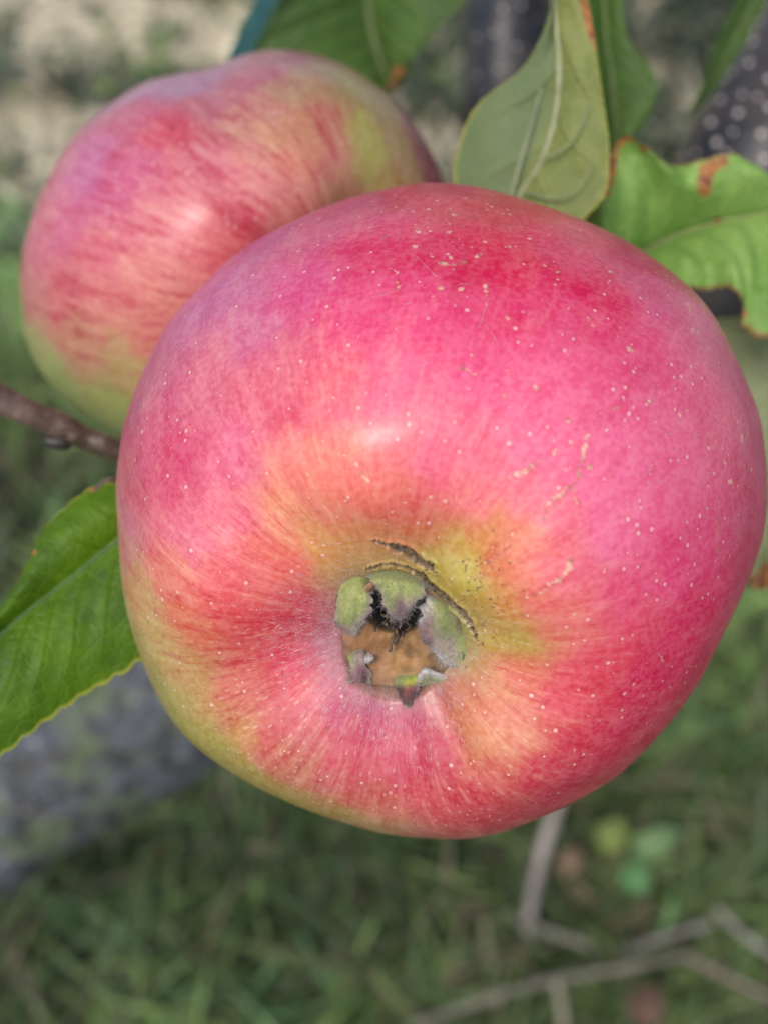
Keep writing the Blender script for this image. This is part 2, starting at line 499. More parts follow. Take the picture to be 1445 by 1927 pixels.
def lobes_front(RR, ZZ, PH, S):
    d0 = np.radians(34)
    five = np.cos(5 * (PH - d0))
    rim = np.exp(-((RR - 0.36) / 0.20) ** 2)
    ZZ = ZZ - 0.026 * five * np.exp(-((RR - 0.45) / 0.22) ** 2) * (ZZ > 0)
    # one sharper crease running down-right from the calyx, softer one upward
    def crease(phi0, w, depth, r0, rw):
        dd = (PH - np.radians(phi0) + np.pi) % (2 * np.pi) - np.pi
        return depth * np.exp(-(dd / w) ** 2) * np.exp(-((RR - r0) / rw) ** 2) * (ZZ > 0)
    ZZ = ZZ - crease(152, 0.16, 0.030, 0.30, 0.15) - crease(268, 0.25, 0.010, 0.3, 0.15)
    # bulges beside the calyx
    ZZ = ZZ + crease(48, 0.42, 0.038, 0.23, 0.08) + crease(105, 0.4, 0.012, 0.25, 0.08)
    RR = RR * (1 + 0.012 * five * np.clip(RR, 0, 1))
    return RR, ZZ

ctr_f = (826, 962)
FB = make_body(ctr_f, 0.150, 0.0430, (-0.20, -0.387, 0.90), PROF, lobes_front, OUT_FRONT, 430, 90, 1120, 12)
V = FB['V']; nr, nc = FB['n']
N = mesh_normals(V, nr, nc)
pick = Picker(V, N)

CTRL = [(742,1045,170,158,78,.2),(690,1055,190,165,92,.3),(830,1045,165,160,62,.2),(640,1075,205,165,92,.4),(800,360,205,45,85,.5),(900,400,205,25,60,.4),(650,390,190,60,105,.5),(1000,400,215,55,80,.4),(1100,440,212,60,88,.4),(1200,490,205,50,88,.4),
(500,450,180,85,130,.4),(400,550,192,98,140,.4),(330,620,185,88,125,.4),(280,720,188,85,112,.4),  # mauve upper left: blue-sky sheen painted into the skin colour
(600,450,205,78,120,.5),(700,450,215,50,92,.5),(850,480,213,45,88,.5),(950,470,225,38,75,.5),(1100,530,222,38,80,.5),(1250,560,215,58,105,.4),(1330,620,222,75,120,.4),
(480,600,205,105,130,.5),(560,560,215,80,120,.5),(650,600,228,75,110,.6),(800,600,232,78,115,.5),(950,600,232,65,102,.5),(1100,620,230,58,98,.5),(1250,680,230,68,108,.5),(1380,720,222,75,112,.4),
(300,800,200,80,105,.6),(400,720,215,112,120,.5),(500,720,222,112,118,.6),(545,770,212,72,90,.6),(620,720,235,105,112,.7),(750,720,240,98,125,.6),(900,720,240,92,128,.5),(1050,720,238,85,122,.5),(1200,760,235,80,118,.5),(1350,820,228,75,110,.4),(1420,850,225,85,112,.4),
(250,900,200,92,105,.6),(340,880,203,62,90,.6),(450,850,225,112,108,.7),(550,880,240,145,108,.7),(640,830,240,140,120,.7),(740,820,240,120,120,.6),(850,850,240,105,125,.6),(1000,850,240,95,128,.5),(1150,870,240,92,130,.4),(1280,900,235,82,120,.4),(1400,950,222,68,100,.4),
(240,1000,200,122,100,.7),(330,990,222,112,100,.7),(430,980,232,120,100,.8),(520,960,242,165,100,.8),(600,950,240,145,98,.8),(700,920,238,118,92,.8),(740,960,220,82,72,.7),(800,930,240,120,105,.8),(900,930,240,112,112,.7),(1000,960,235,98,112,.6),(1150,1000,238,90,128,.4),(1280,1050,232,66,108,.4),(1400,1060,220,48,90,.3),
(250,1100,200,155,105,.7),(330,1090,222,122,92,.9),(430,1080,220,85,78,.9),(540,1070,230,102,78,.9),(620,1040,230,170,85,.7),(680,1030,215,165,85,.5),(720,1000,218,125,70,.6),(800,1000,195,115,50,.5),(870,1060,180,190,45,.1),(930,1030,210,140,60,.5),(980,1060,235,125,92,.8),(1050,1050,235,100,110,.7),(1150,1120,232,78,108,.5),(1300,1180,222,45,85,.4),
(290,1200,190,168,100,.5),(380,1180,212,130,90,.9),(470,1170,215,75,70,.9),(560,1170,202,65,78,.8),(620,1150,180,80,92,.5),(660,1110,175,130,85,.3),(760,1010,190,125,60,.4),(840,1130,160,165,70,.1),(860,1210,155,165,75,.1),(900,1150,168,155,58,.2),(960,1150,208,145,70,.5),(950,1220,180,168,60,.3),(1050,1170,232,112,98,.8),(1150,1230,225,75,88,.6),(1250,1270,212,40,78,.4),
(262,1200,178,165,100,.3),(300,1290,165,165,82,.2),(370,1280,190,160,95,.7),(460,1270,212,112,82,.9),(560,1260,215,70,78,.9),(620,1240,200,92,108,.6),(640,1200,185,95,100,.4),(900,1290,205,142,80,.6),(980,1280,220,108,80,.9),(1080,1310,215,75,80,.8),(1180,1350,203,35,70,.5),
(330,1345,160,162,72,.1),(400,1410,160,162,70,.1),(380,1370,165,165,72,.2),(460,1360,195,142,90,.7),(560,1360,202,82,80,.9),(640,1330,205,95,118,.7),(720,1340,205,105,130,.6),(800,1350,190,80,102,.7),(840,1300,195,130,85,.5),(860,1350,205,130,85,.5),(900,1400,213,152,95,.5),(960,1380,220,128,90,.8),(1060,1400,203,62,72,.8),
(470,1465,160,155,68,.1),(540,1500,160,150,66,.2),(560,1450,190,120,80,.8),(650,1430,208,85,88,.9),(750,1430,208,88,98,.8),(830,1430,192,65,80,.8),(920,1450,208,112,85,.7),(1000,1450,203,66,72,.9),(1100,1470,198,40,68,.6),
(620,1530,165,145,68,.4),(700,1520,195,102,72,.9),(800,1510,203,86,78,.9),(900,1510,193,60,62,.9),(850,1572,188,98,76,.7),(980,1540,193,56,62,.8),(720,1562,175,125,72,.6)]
GAIN = 0.80
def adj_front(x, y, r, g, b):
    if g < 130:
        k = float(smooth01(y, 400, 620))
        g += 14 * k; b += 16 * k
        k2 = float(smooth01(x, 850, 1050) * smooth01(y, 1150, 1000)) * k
        g += 16 * k2; b += 10 * k2  # broad pink highlight of the right cheek, painted into the skin colour
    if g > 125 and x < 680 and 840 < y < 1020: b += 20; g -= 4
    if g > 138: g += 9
    if 600 < x < 860 and 1300 < y < 1400: g -= 24; b -= 20; r -= 14  # lower basin wall painted darker to offset the raking sun
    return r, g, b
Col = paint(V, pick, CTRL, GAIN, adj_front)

mark = np.zeros((len(V), 4)); disp = np.zeros(len(V))
vis = np.zeros(len(V), bool); vis[pick.i] = True
def stroke(pts, w0, chan, val=1.0, rough=0.5, seed=1, n=None, gaps=0.0):
    """soft blotchy line along photo points laid on the skin; w0 in photo px; returns closeness mask"""
    pts = np.array(pts, float)
    L = np.sum(np.hypot(*np.diff(pts[:, :2], axis=0).T))
    n = n or max(2, int(L / 4))
    Q = catmull(pts, n)
    widths = Q[:, 2] if Q.shape[1] > 2 else np.full(n, w0)
    r = np.random.default_rng(seed)
    res = np.zeros(len(V))
    lo = Q[:, :2].min(0) - 40; hi = Q[:, :2].max(0) + 40
    sel = np.nonzero(vis & (FB['px'] > lo[0]) & (FB['px'] < hi[0]) & (FB['py'] > lo[1]) & (FB['py'] < hi[1]))[0]
    if len(sel) == 0: return res
    Vs = V[sel]
    out = np.zeros(len(sel))
    for q, w in zip(Q, widths):
        if r.random() < gaps: continue
        x = q[0] + r.normal(0, rough * w * .5); y = q[1] + r.normal(0, rough * w * .5)
        p, _ = pick(x, y)
        ww = max(0.6, w * (1 + r.normal(0, rough * .5))) * 0.12 / K
        out = np.maximum(out, np.exp(-np.sum((Vs - p) ** 2, 1) / (ww * ww)))
    res[sel] = out
    if chan is not None: mark[:, chan] = np.maximum(mark[:, chan], res * val)
    return res
# russet tracks and scabs
T = [([(1022,975),(1030,950),(1060,925),(1085,905),(1090,880)],5),([(1092,880),(1097,850),(1103,820)],4),([(985,890),(1010,870),(1045,850)],4),
     ([(958,900),(985,888)],5),([(1030,1100),(1060,1085),(1075,1050)],5),([(985,1125),(1015,1118),(1040,1105)],4),([(935,1050),(950,1030),(965,1005)],4),
     ([(915,1060),(930,1050)],4),([(1280,560),(1300,600),(1302,630)],4),([(1270,570),(1295,575)],3.5),([(1395,815),(1400,850)],6),([(1405,880),(1430,890),(1442,880)],5),
     ([(725,470),(735,500),(750,515)],3),([(745,530),(752,548)],4),([(870,690),(895,705)],3.5),([(1220,910),(1250,905)],4),([(1225,870),(1220,890)],4),
     ([(1355,920),(1352,1000),(1347,1060)],2.5),([(668,870),(690,905)],4),([(855,940),(875,900)],2.5),([(1240,1230),(1255,1260)],3),
     ([(1170,765),(1145,770)],3),([(912,535),(918,560)],4),([(1080,920),(1085,945)],4),([(890,1090),(905,1085)],4)]
for i, (pt, w) in enumerate(T): stroke(pt, w * 0.8, 0, 0.9, 0.8, 100 + i, gaps=0.15)
# single scabs
for i, (x, y, w) in enumerate([(787,437,5),(815,483,5),(845,483,5),(832,497,7),(853,498,5),(876,494,5),(902,480,6),(845,437,5),(852,404,5),(847,394,4),(750,538,4),(826,542,4),(868,542,4),
        (780,465,5),(724,448,5),(960,465,4),(916,395,4),(934,400,3),(1186,660,6),(1225,755,4),(1278,780,4),(948,745,4),(1008,730,4),(888,665,3),(868,693,4),(745,385,3),(756,395,2.5),
        (675,405,3),(1048,513,5),(1024,500,3),(1148,510,4),(955,595,2.5),(1065,790,4),(1110,880,5),(1308,820,4),(1365,870,4),(1375,905,5),(1330,955,4),(880,730,3),(1260,815,3),(1105,600,3),(1390,640,4)]):
    stroke([(x - w * .4, y), (x + w * .4, y + 1)], w * 0.85, 0, 1.0, 0.7, 300 + i, n=3)
# dark specks between the green bulge and the red skin
rr = np.random.default_rng(5)
for i in range(60):
    x = 905 + rr.normal(0, 28); y = 1120 + rr.normal(0, 50)
    stroke([(x, y), (x + rr.uniform(-7, 7), y + rr.uniform(-5, 9))], 2.2, 1, 0.62, 0.5, 500 + i, n=3)
for i in range(26):
    x = 760 + rr.normal(0, 60); y = 1025 + rr.normal(0, 12)
    stroke([(x, y), (x + rr.uniform(-9, 9), y + rr.uniform(-4, 4))], 2.0, 1, 0.5, 0.5, 600 + i, n=3)
# open cracks in the skin above the calyx
cA = stroke([(700,1018,3),(722,1023,6),(745,1031,11),(768,1040,12),(790,1054,11),(808,1068,8),(822,1078,3)], 5, 1, 1.0, 0.22, 11)
cB = stroke([(690,1071,4),(712,1063,6),(740,1060,7),(765,1065,8),(785,1074,11),(806,1092,15),(828,1113,17),(850,1134,17),(868,1150,14),(880,1166,10),(890,1184,7),(898,1205,3)], 8, 1, 1.0, 0.2, 12)
cC = stroke([(800,1075,3),(815,1060,4),(790,1055,4)], 4, 1, 0.8, 0.2, 13)
cr = np.maximum(cA, np.maximum(cB, cC))
rough_n = fbm(V, 2200, 9, 2)
disp += -0.00032 * smooth01(cr, 0.35, 0.9) + 0.00032 * np.exp(-((cr - 0.22) / 0.13) ** 2)
disp += 0.00022 * rough_n * smooth01(cr, 0.1, 0.6)
# dots stretched along the meridians near the calyx
pc, npc = pick(745, 1180)
dcal = np.linalg.norm(V - pc, axis=1)
down = smooth01((FB['py'] - 1080), -60, 120) * (FB['px'] < 1010)
mark[:, 2] = smooth01(dcal, 0.034, 0.010) * down
# grey-green downy zone right round the calyx
ang = fbm(V, 260, 3, 3)
wgt = smooth01(dcal + 0.0022 * ang - 0.0016 * smooth01(FB['px'], 760, 900), 0.0122, 0.0058)
upper = smooth01(FB['py'], 1330, 1180)
green = srgb(150, 160, 95) * GAIN; lilac = srgb(178, 120, 130) * GAIN
side = smooth01(FB['px'], 700, 800) * upper + smooth01(FB['py'], 1150, 1080)
side = np.clip(side, 0, 1)[:, None]
zone = green * side + lilac * (1 - side)
Col[:, :3] = Col[:, :3] * (1 - 0.85 * wgt[:, None]) + zone * 0.85 * wgt[:, None]
Col[:, 3] *= (1 - 0.7 * wgt)
cp_, _n = pick(752, 1195)
inpl = V - cp_; inpl = inpl - (inpl @ FB['a'])[:, None] * FB['a']
V = V - FB['a'] * (0.0045 * smooth01(np.linalg.norm(inpl, axis=1), 0.0062, 0.0040) * vis)[:, None]
V = V + N * disp[:, None] + N * (0.00035 * fbm(V, 90, 21, 2))[:, None]
rimw = (np.exp(-((np.linalg.norm(inpl, axis=1) - 0.0050) / 0.0011) ** 2) * 0.8 * (0.75 + 0.5 * ang))[:, None]
Col[:, :3] = Col[:, :3] * (1 - np.clip(rimw, 0, 1)) + srgb(165, 158, 120) * 0.75 * np.clip(rimw, 0, 1)
streak = np.stack([np.cos(FB['PH']), np.sin(FB['PH']), (FB['S'][:, None] + 0 * FB['PH']) * 3], -1).reshape(-1, 3)
apple = empty("apple", FB['c'], "large pink and red apple in front, its dried calyx and brown crack facing the viewer", "apple", "apples hanging on the tree")
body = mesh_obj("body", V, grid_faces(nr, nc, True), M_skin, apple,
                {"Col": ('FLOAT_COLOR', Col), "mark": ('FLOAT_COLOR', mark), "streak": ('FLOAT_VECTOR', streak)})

def stalk(parent, B, length, bend):
    base = B['c'] - B['a'] * B['R'] * 0.45
    pts = [base, base - B['a'] * length * 0.5, base - B['a'] * length + bend]
    Vt, Ft = tube_geo(catmull(pts, 14), np.linspace(0.0011, 0.0016, 14), 10)
    c = np.tile([0.12, 0.07, 0.03, 1.0], (len(Vt), 1))
    return mesh_obj("stalk", Vt, Ft, M_straw, parent, {"Col": ('FLOAT_COLOR', c)})
stalk(apple, FB, 0.034, np.array([0.002, 0.004, 0.010]))

# ------------------------------------------------------------------ calyx of the front apple
a_f = FB['a']
pl0, _ = pick(745, 1090)
# plane across the mouth of the basin where the sepals sit
ringpts = np.array([pick(x, y)[0] for x, y in ((640,1160),(700,1080),(800,1080),(870,1170),(850,1260),(760,1310),(670,1280))])
plc = ringpts.mean(0)
def cal(px, py, h):
    """point on the calyx plane (normal = apple axis), h mm above it, seen at a photo pixel"""
    ray = FWD + (px - CX) / K * RIGHT - (py - CY) / K * UP
    o = plc + a_f * h * 0.001
    t = ((o - CAM) @ a_f) / (ray @ a_f)
    return CAM + t * ray

def patch(rows, nu, nv):
    """rows: control rows of 3D+RGB points -> dense grid"""
    rows = np.array(rows, float)                 # (m, k, 6)
    A = np.stack([catmull(r, nv) for r in rows])
    B = np.stack([catmull(A[:, j], nu) for j in range(nv)], 1)
    return B

def sepal(rows, thick=0.00025, seed=1, rough=0.00012, nu=34, nv=22, fuzz=260, fl=0.0011):
    R3 = []
    for ri, row in enumerate(rows):
        if ri == 0:
            R3.append([np.concatenate([pick(x, y)[0] - a_f * 0.0003, srgb(*c)]) for (x, y, h, c) in row]); continue
        R3.append([np.concatenate([cal(x, y, h * 0.75) if h is not None else pick(x, y)[0] - a_f * 0.0002, srgb(*c)]) for (x, y, h, c) in row])
    G = patch(R3, nu, nv)
    P = G[..., :3]; C3 = np.clip(G[..., 3:], 0.004, 1)
    du = np.gradient(P, axis=0); dv = np.gradient(P, axis=1)
    Nn = nrm(np.cross(du, dv))
    if np.mean(Nn @ a_f) < 0: Nn = -Nn
    nz = fbm(P.reshape(-1, 3), 900, seed, 3).reshape(nu, nv)
    P = P + Nn * (nz * rough * (1 + 2.2 * np.abs(np.linspace(-1, 1, nv))[None, :] ** 2))[..., None]
    ed = fbm(P.reshape(-1, 3), 1600, seed + 5, 2).reshape(nu, nv)
    vv = np.abs(np.linspace(-1, 1, nv))[None, :] ** 6
    P = P + dv * (ed * vv * 4.5)[..., None]
    vu = np.linspace(0, 1, nu)[:, None] ** 8
    P = P + du * (fbm(P.reshape(-1, 3), 1900, seed + 3, 2).reshape(nu, nv) * vu * 4.0)[..., None]
    top = P + Nn * thick; bot = P - Nn * thick
    Vs = np.concatenate([top.reshape(-1, 3), bot.reshape(-1, 3)])
    F = grid_faces(nu, nv); n = nu * nv
    F2 = F[:, ::-1] + n
    rim = []
    b = [(0, j) for j in range(nv)] + [(i, nv - 1) for i in range(1, nu)] + [(nu - 1, j) for j in range(nv - 2, -1, -1)] + [(i, 0) for i in range(nu - 2, 0, -1)]
    ids = [i * nv + j for i, j in b]
    for q in range(len(ids)):
        u, w = ids[q], ids[(q + 1) % len(ids)]
        rim.append([u, w, w + n, u + n])
    F = np.vstack([F, F2, np.array(rim)])
    spec = 1 + 0.16 * fbm(P.reshape(-1, 3), 900, seed + 9, 3)
    cc = C3.reshape(-1, 3) * spec[:, None] * np.array([0.84, 0.80, 0.80])
    va = np.abs(np.linspace(-1, 1, nv))[None, :] + 0 * vu
    uu = np.linspace(0, 1, nu)[:, None] + 0 * va
    wither = np.clip(smooth01(va + 0.35 * nz, 0.72, 1.0) * smooth01(uu, 0.12, 0.35) * 0.75 + smooth01(uu + 0.25 * nz, 0.80, 1.0) * 0.7, 0, 1)
    mid_dark = 1 - 0.30 * np.exp(-((np.linspace(-1, 1, nv)[None, :] - 0.1 * np.sin(uu * 5)) / 0.12) ** 2) * smooth01(uu, 0.1, 0.4)  # colour darker along a wavering line down the middle
    cc = cc * mid_dark.reshape(-1, 1)
    wv = (wither * (0.6 + 0.4 * ed)).reshape(-1, 1)
    dry = np.where((fbm(P.reshape(-1, 3), 1300, seed + 20, 2) > 0.05)[:, None], srgb(120, 96, 84), srgb(175, 166, 152))
    cc = cc * (1 - wv) + dry * 0.75 * wv
    cc = np.clip(cc, 0.004, 1)
    cc = np.concatenate([cc, cc * 0.75])
    o = mesh_obj("sepal", Vs, F, M_calyx, apple, {"Col": ('FLOAT_COLOR', np.c_[cc, np.ones(len(cc))])})
    # down on the sepal
    r = np.random.default_rng(seed)
    fuzz = int(fuzz * 2.0)
    k = r.integers(0, n, fuzz)
    base = top.reshape(-1, 3)[k]; nn = Nn.reshape(-1, 3)[k]
    dirs = nrm(nn * r.uniform(0.2, 0.9, (fuzz, 1)) + r.normal(0, 0.7, (fuzz, 3)))
    hairs("hair", base, dirs, r.uniform(0.25, 0.9, fuzz) * fl * 0.8, o, seed, np.clip(C3.reshape(-1, 3)[k] * 0.6 + 0.38, 0, 0.9), w=0.000017)
    return o

def hairs(name, base, dirs, length, parent, seed, col, w=0.000022, curl=0.5):
    r = np.random.default_rng(seed + 77)
    n = len(base)
    view = nrm(CAM - base)
    side = nrm(np.cross(dirs, nrm(r.normal(0, 1, (n, 3)) + view)))
    bend = nrm(r.normal(0, 1, (n, 3))) * curl
    ts = np.array([0, 0.35, 0.7, 1.0])
    L = length[:, None]
    rows = []
    third = np.cross(dirs, side)
    for t in ts:
        c = base + dirs * L * t + bend * L * t * t
        ww = w * (1 - 0.75 * t)
        rows += [c + side * ww, c - side * ww * 0.5 + third * ww * 0.87, c - side * ww * 0.5 - third * ww * 0.87]
    Vh = np.stack(rows, 1).reshape(-1, 3)      # n * 12
    f = []
    for q in range(3):
        for s_ in range(3):
            f.append([q * 3 + s_, q * 3 + (s_ + 1) % 3, (q + 1) * 3 + (s_ + 1) % 3, (q + 1) * 3 + s_])
    F = (np.array(f)[None] + (np.arange(n) * 12)[:, None, None]).reshape(-1, 4)
    cc = np.repeat(np.c_[col, np.ones(n)], 12, axis=0)
    o = mesh_obj(name, Vh, F, M_fuzz, parent, {"Col": ('FLOAT_COLOR', cc)})
    o["kind"] = "stuff"
    return o

# the cup: tan floor, dark throat under the upper sepal
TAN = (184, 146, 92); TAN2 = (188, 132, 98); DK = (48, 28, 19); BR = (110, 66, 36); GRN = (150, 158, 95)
def cup():
    nu, nv = 60, 72
    ph = np.linspace(0, 2 * np.pi, nv, endpoint=False)
    rx = np.linspace(0, 1, nu)
    P = np.zeros((nu, nv, 3)); C = np.zeros((nu, nv, 3))
    for j, f in enumerate(ph):
        ex, ey = math.cos(f), math.sin(f)
        Rr = 1 + 0.05 * math.sin(3 * f + 1)
        for i, q in enumerate(rx):
            x = 752 + ex * 112 * q * Rr - 4 * (1 - q); y = 1195 + ey * (100 if ey > 0 else 108) * q * Rr
            h = 0.15 - 2.0 * (1 - smooth01(q, 0.15, 0.98))
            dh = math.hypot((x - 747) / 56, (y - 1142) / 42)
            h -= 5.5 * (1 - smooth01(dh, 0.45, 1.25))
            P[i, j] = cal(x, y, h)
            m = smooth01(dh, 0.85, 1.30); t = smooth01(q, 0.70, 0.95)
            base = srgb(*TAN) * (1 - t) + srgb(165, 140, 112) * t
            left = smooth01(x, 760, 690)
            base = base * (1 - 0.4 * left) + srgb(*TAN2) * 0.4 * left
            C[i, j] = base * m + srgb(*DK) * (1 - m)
    Pf = P.reshape(-1, 3)
    Pf = Pf + a_f * (fbm(Pf, 600, 4, 4) * 0.00060)[:, None]
    blot = smooth01(fbm(Pf, 520, 18, 4), 0.08, 0.35)[:, None]
    cc = C.reshape(-1, 3) * (1 + 0.35 * fbm(Pf, 420, 8, 4))[:, None] * (1 - 0.45 * blot) * np.array([0.60, 0.52, 0.44])
    cc = np.clip(cc, 0.003, 1)
    return mesh_obj("calyx_cup", Pf, grid_faces(nu, nv, True), M_cup, apple, {"Col": ('FLOAT_COLOR', np.c_[cc, np.ones(len(cc))])})
cup()
G1 = (158, 168, 98); G2 = (140, 150, 90); GY = (160, 148, 130); PUR = (140, 106, 108); BRN = (82, 54, 46); WH = (190, 185, 180); LIME = (165, 180, 70)
# top sepal: a broad tongue rolling over the throat
sepal([[(688,1084,0.1,G2),(706,1078,0.4,G1),(738,1075,0.5,G1),(774,1084,0.4,G1),(806,1106,0.1,G2)],
       [(700,1093,0.7,G1),(718,1091,1.1,G1),(746,1093,1.3,G1),(778,1099,1.1,G1),(811,1112,0.7,GY)],
       [(711,1106,1.2,GY),(726,1108,1.7,G1),(750,1110,1.9,G1),(775,1114,1.7,G1),(804,1120,1.1,GY)],
       [(724,1132,1.3,GY),(737,1135,1.9,G2),(754,1137,2.2,PUR),(768,1136,1.9,GY),(780,1131,1.3,GY)],
       [(730,1150,0.9,GY),(741,1154,1.5,PUR),(753,1156,1.7,PUR),(764,1153,1.4,BRN),(768,1146,0.8,BRN)],
       [(738,1158,0.2,BRN),(745,1160,0.7,PUR),(752,1161,0.9,PUR),(758,1158,0.6,BRN),(761,1152,0.2,BRN)]], seed=1, fuzz=600)
# left sepal
sepal([[(640,1096,0.0,G2),(655,1090,0.3,G1),(672,1086,0.5,G1),(688,1090,0.5,G1),(698,1098,0.2,GY)],
       [(634,1126,None,G1),(650,1120,0.7,G1),(668,1116,1.0,G1),(684,1118,0.9,G1),(698,1122,0.5,GY)],
       [(630,1154,None,G2),(648,1150,0.9,G1),(666,1146,1.2,G1),(682,1142,1.1,G1),(697,1140,0.6,GY)],
       [(630,1170,None,GY),(648,1170,0.9,G2),(666,1165,1.1,G2),(682,1158,1.0,GY),(696,1152,0.6,PUR)],
       [(634,1178,0.5,BRN),(648,1182,1.0,PUR),(660,1182,1.1,GY),(672,1174,0.9,GY),(688,1165,0.5,PUR)],
       [(640,1180,0.6,BRN),(652,1187,0.8,PUR),(663,1192,0.7,GY),(669,1189,0.6,GY),(673,1182,0.4,WH)]], seed=2, fuzz=300)
# right sepal, leaning out and shrivelled at its tip
sepal([[(808,1114,0.3,GY),(828,1126,0.5,G1),(848,1150,0.4,G1),(866,1184,0.2,G2),(876,1222,0.0,G2)],
       [(804,1128,1.0,WH),(821,1138,1.1,G1),(841,1163,1.0,G1),(858,1196,0.6,G1),(874,1240,None,G1)],
       [(796,1146,1.2,WH),(812,1156,1.6,GY),(832,1178,1.7,G2),(850,1210,1.1,GY),(866,1252,None,G1)],
       [(790,1166,1.1,WH),(802,1178,1.5,PUR),(818,1194,1.6,GY),(834,1222,1.3,GY),(854,1254,0.6,WH)],
       [(793,1182,0.8,PUR),(800,1196,1.1,PUR),(812,1206,1.3,PUR),(824,1226,1.0,WH),(842,1252,0.5,WH)],
       [(798,1200,0.6,BRN),(803,1208,0.8,BRN),(812,1210,1.0,BRN),(816,1218,0.6,WH),(826,1232,0.3,WH)]], seed=3, fuzz=600)
# small lower left sepal
sepal([[(655,1222,0.0,G1),(664,1216,0.2,G2),(674,1214,0.3,G2),(682,1216,0.2,GY),(690,1222,0.1,GY)],
       [(656,1240,0.3,G1),(664,1238,0.8,G2),(672,1236,1.0,GY),(680,1236,0.9,GY),(688,1240,0.5,PUR)],
       [(660,1256,0.5,GY),(667,1256,1.1,GY),(675,1256,1.4,PUR),(683,1258,1.1,PUR),(692,1262,0.6,PUR)],
       [(658,1268,0.8,BRN),(666,1270,1.3,PUR),(676,1272,1.6,PUR),(686,1274,1.2,BRN),(696,1280,0.6,GY)],
       [(659,1280,0.9,BRN),(664,1284,1.2,BRN),(672,1281,1.5,PUR),(682,1281,1.2,BRN),(692,1286,0.7,BRN)]], seed=4, fuzz=120, fl=0.0008)
# lower sepal with dark beak-like tip
sepal([[(742,1270,0.0,G1),(756,1266,0.3,G1),(772,1268,0.4,G1),(786,1270,0.3,LIME),(800,1266,0.1,GY)],
       [(744,1282,0.4,G1),(756,1282,1.0,G2),(770,1281,1.2,LIME),(782,1278,1.0,LIME),(794,1272,0.5,WH)],
       [(746,1294,0.7,BRN),(757,1296,1.3,BRN),(769,1294,1.6,(150,95,70)),(779,1290,1.3,PUR),(787,1284,0.8,WH)],
       [(750,1308,0.9,BRN),(758,1310,1.5,BRN),(768,1309,1.8,(120,70,65)),(776,1304,1.4,BRN),(782,1298,0.9,PUR)],
       [(758,1318,1.0,BRN),(763,1322,1.4,(80,50,48)),(769,1324,1.6,(110,90,85)),(773,1320,1.3,BRN),(777,1312,0.9,BRN)],
       [(766,1326,1.0,BRN),(768,1328,1.1,GY),(770,1329,1.2,GY),(772,1327,1.1,BRN),(773,1322,0.9,BRN)]], seed=5, fuzz=120, fl=0.0008)
# folded white flap to its right
sepal([[(782,1296,0.2,G1),(795,1290,0.2,G1),(815,1286,0.1,G1),(838,1288,0.0,G1)],
       [(784,1284,0.7,WH),(797,1276,0.8,G2),(818,1278,0.6,G2),(848,1284,0.2,G1)],
       [(790,1272,1.1,WH),(800,1264,1.3,WH),(820,1268,1.0,WH),(850,1278,0.4,GY)],
       [(797,1266,0.8,WH),(803,1261,0.9,WH),(822,1270,0.8,GY),(846,1276,0.3,GY)]], seed=6, nv=18, fuzz=80, fl=0.0007)
# curled white scrap on the left of the floor
sepal([[(684,1232,0.0,BRN),(690,1230,0.3,WH),(698,1232,0.2,WH)],
       [(684,1240,0.5,BRN),(692,1239,0.9,WH),(702,1236,0.6,WH)],
       [(690,1246,0.4,WH),(696,1243,0.7,WH),(702,1240,0.5,WH)]], seed=7, nu=12, nv=12, fuzz=10, fl=0.0004)
# withered stamens
def stamens():
    r = np.random.default_rng(21)
    for k in range(30):
        f = r.uniform(0, 2 * np.pi)
        x0, y0 = 748 + r.normal(0, 14), 1160 + r.normal(0, 9)
        x1, y1 = x0 + math.cos(f) * r.uniform(6, 20), y0 + abs(math.sin(f)) * r.uniform(3, 20) + 3
        if k < 3: x0, y0, x1, y1 = 750 + 5 * k, 1184, 733 + 12 * k, 1226 - 14 * k
        pts = catmull([cal(x0, y0, -2.0), cal((x0 + x1) / 2 + r.normal(0, 4), (y0 + y1) / 2, -0.3), cal(x1, y1, -0.35 + r.uniform(0, .5))], 14)
        rad = np.full(14, 0.00012 if k > 2 else 0.00017) * (1 + 0.3 * r.random(14))
        Vt, Ft = tube_geo(pts, rad, 6, noise=0.00012, nscale=2500, seed=k)
        c0 = np.array([0.055, 0.035, 0.024]) if k % 3 else np.array([0.14, 0.09, 0.06])
        mesh_obj("stamen", Vt, Ft, M_straw, apple, {"Col": ('FLOAT_COLOR', np.tile([*c0, 1.0], (len(Vt), 1)))})
stamens()
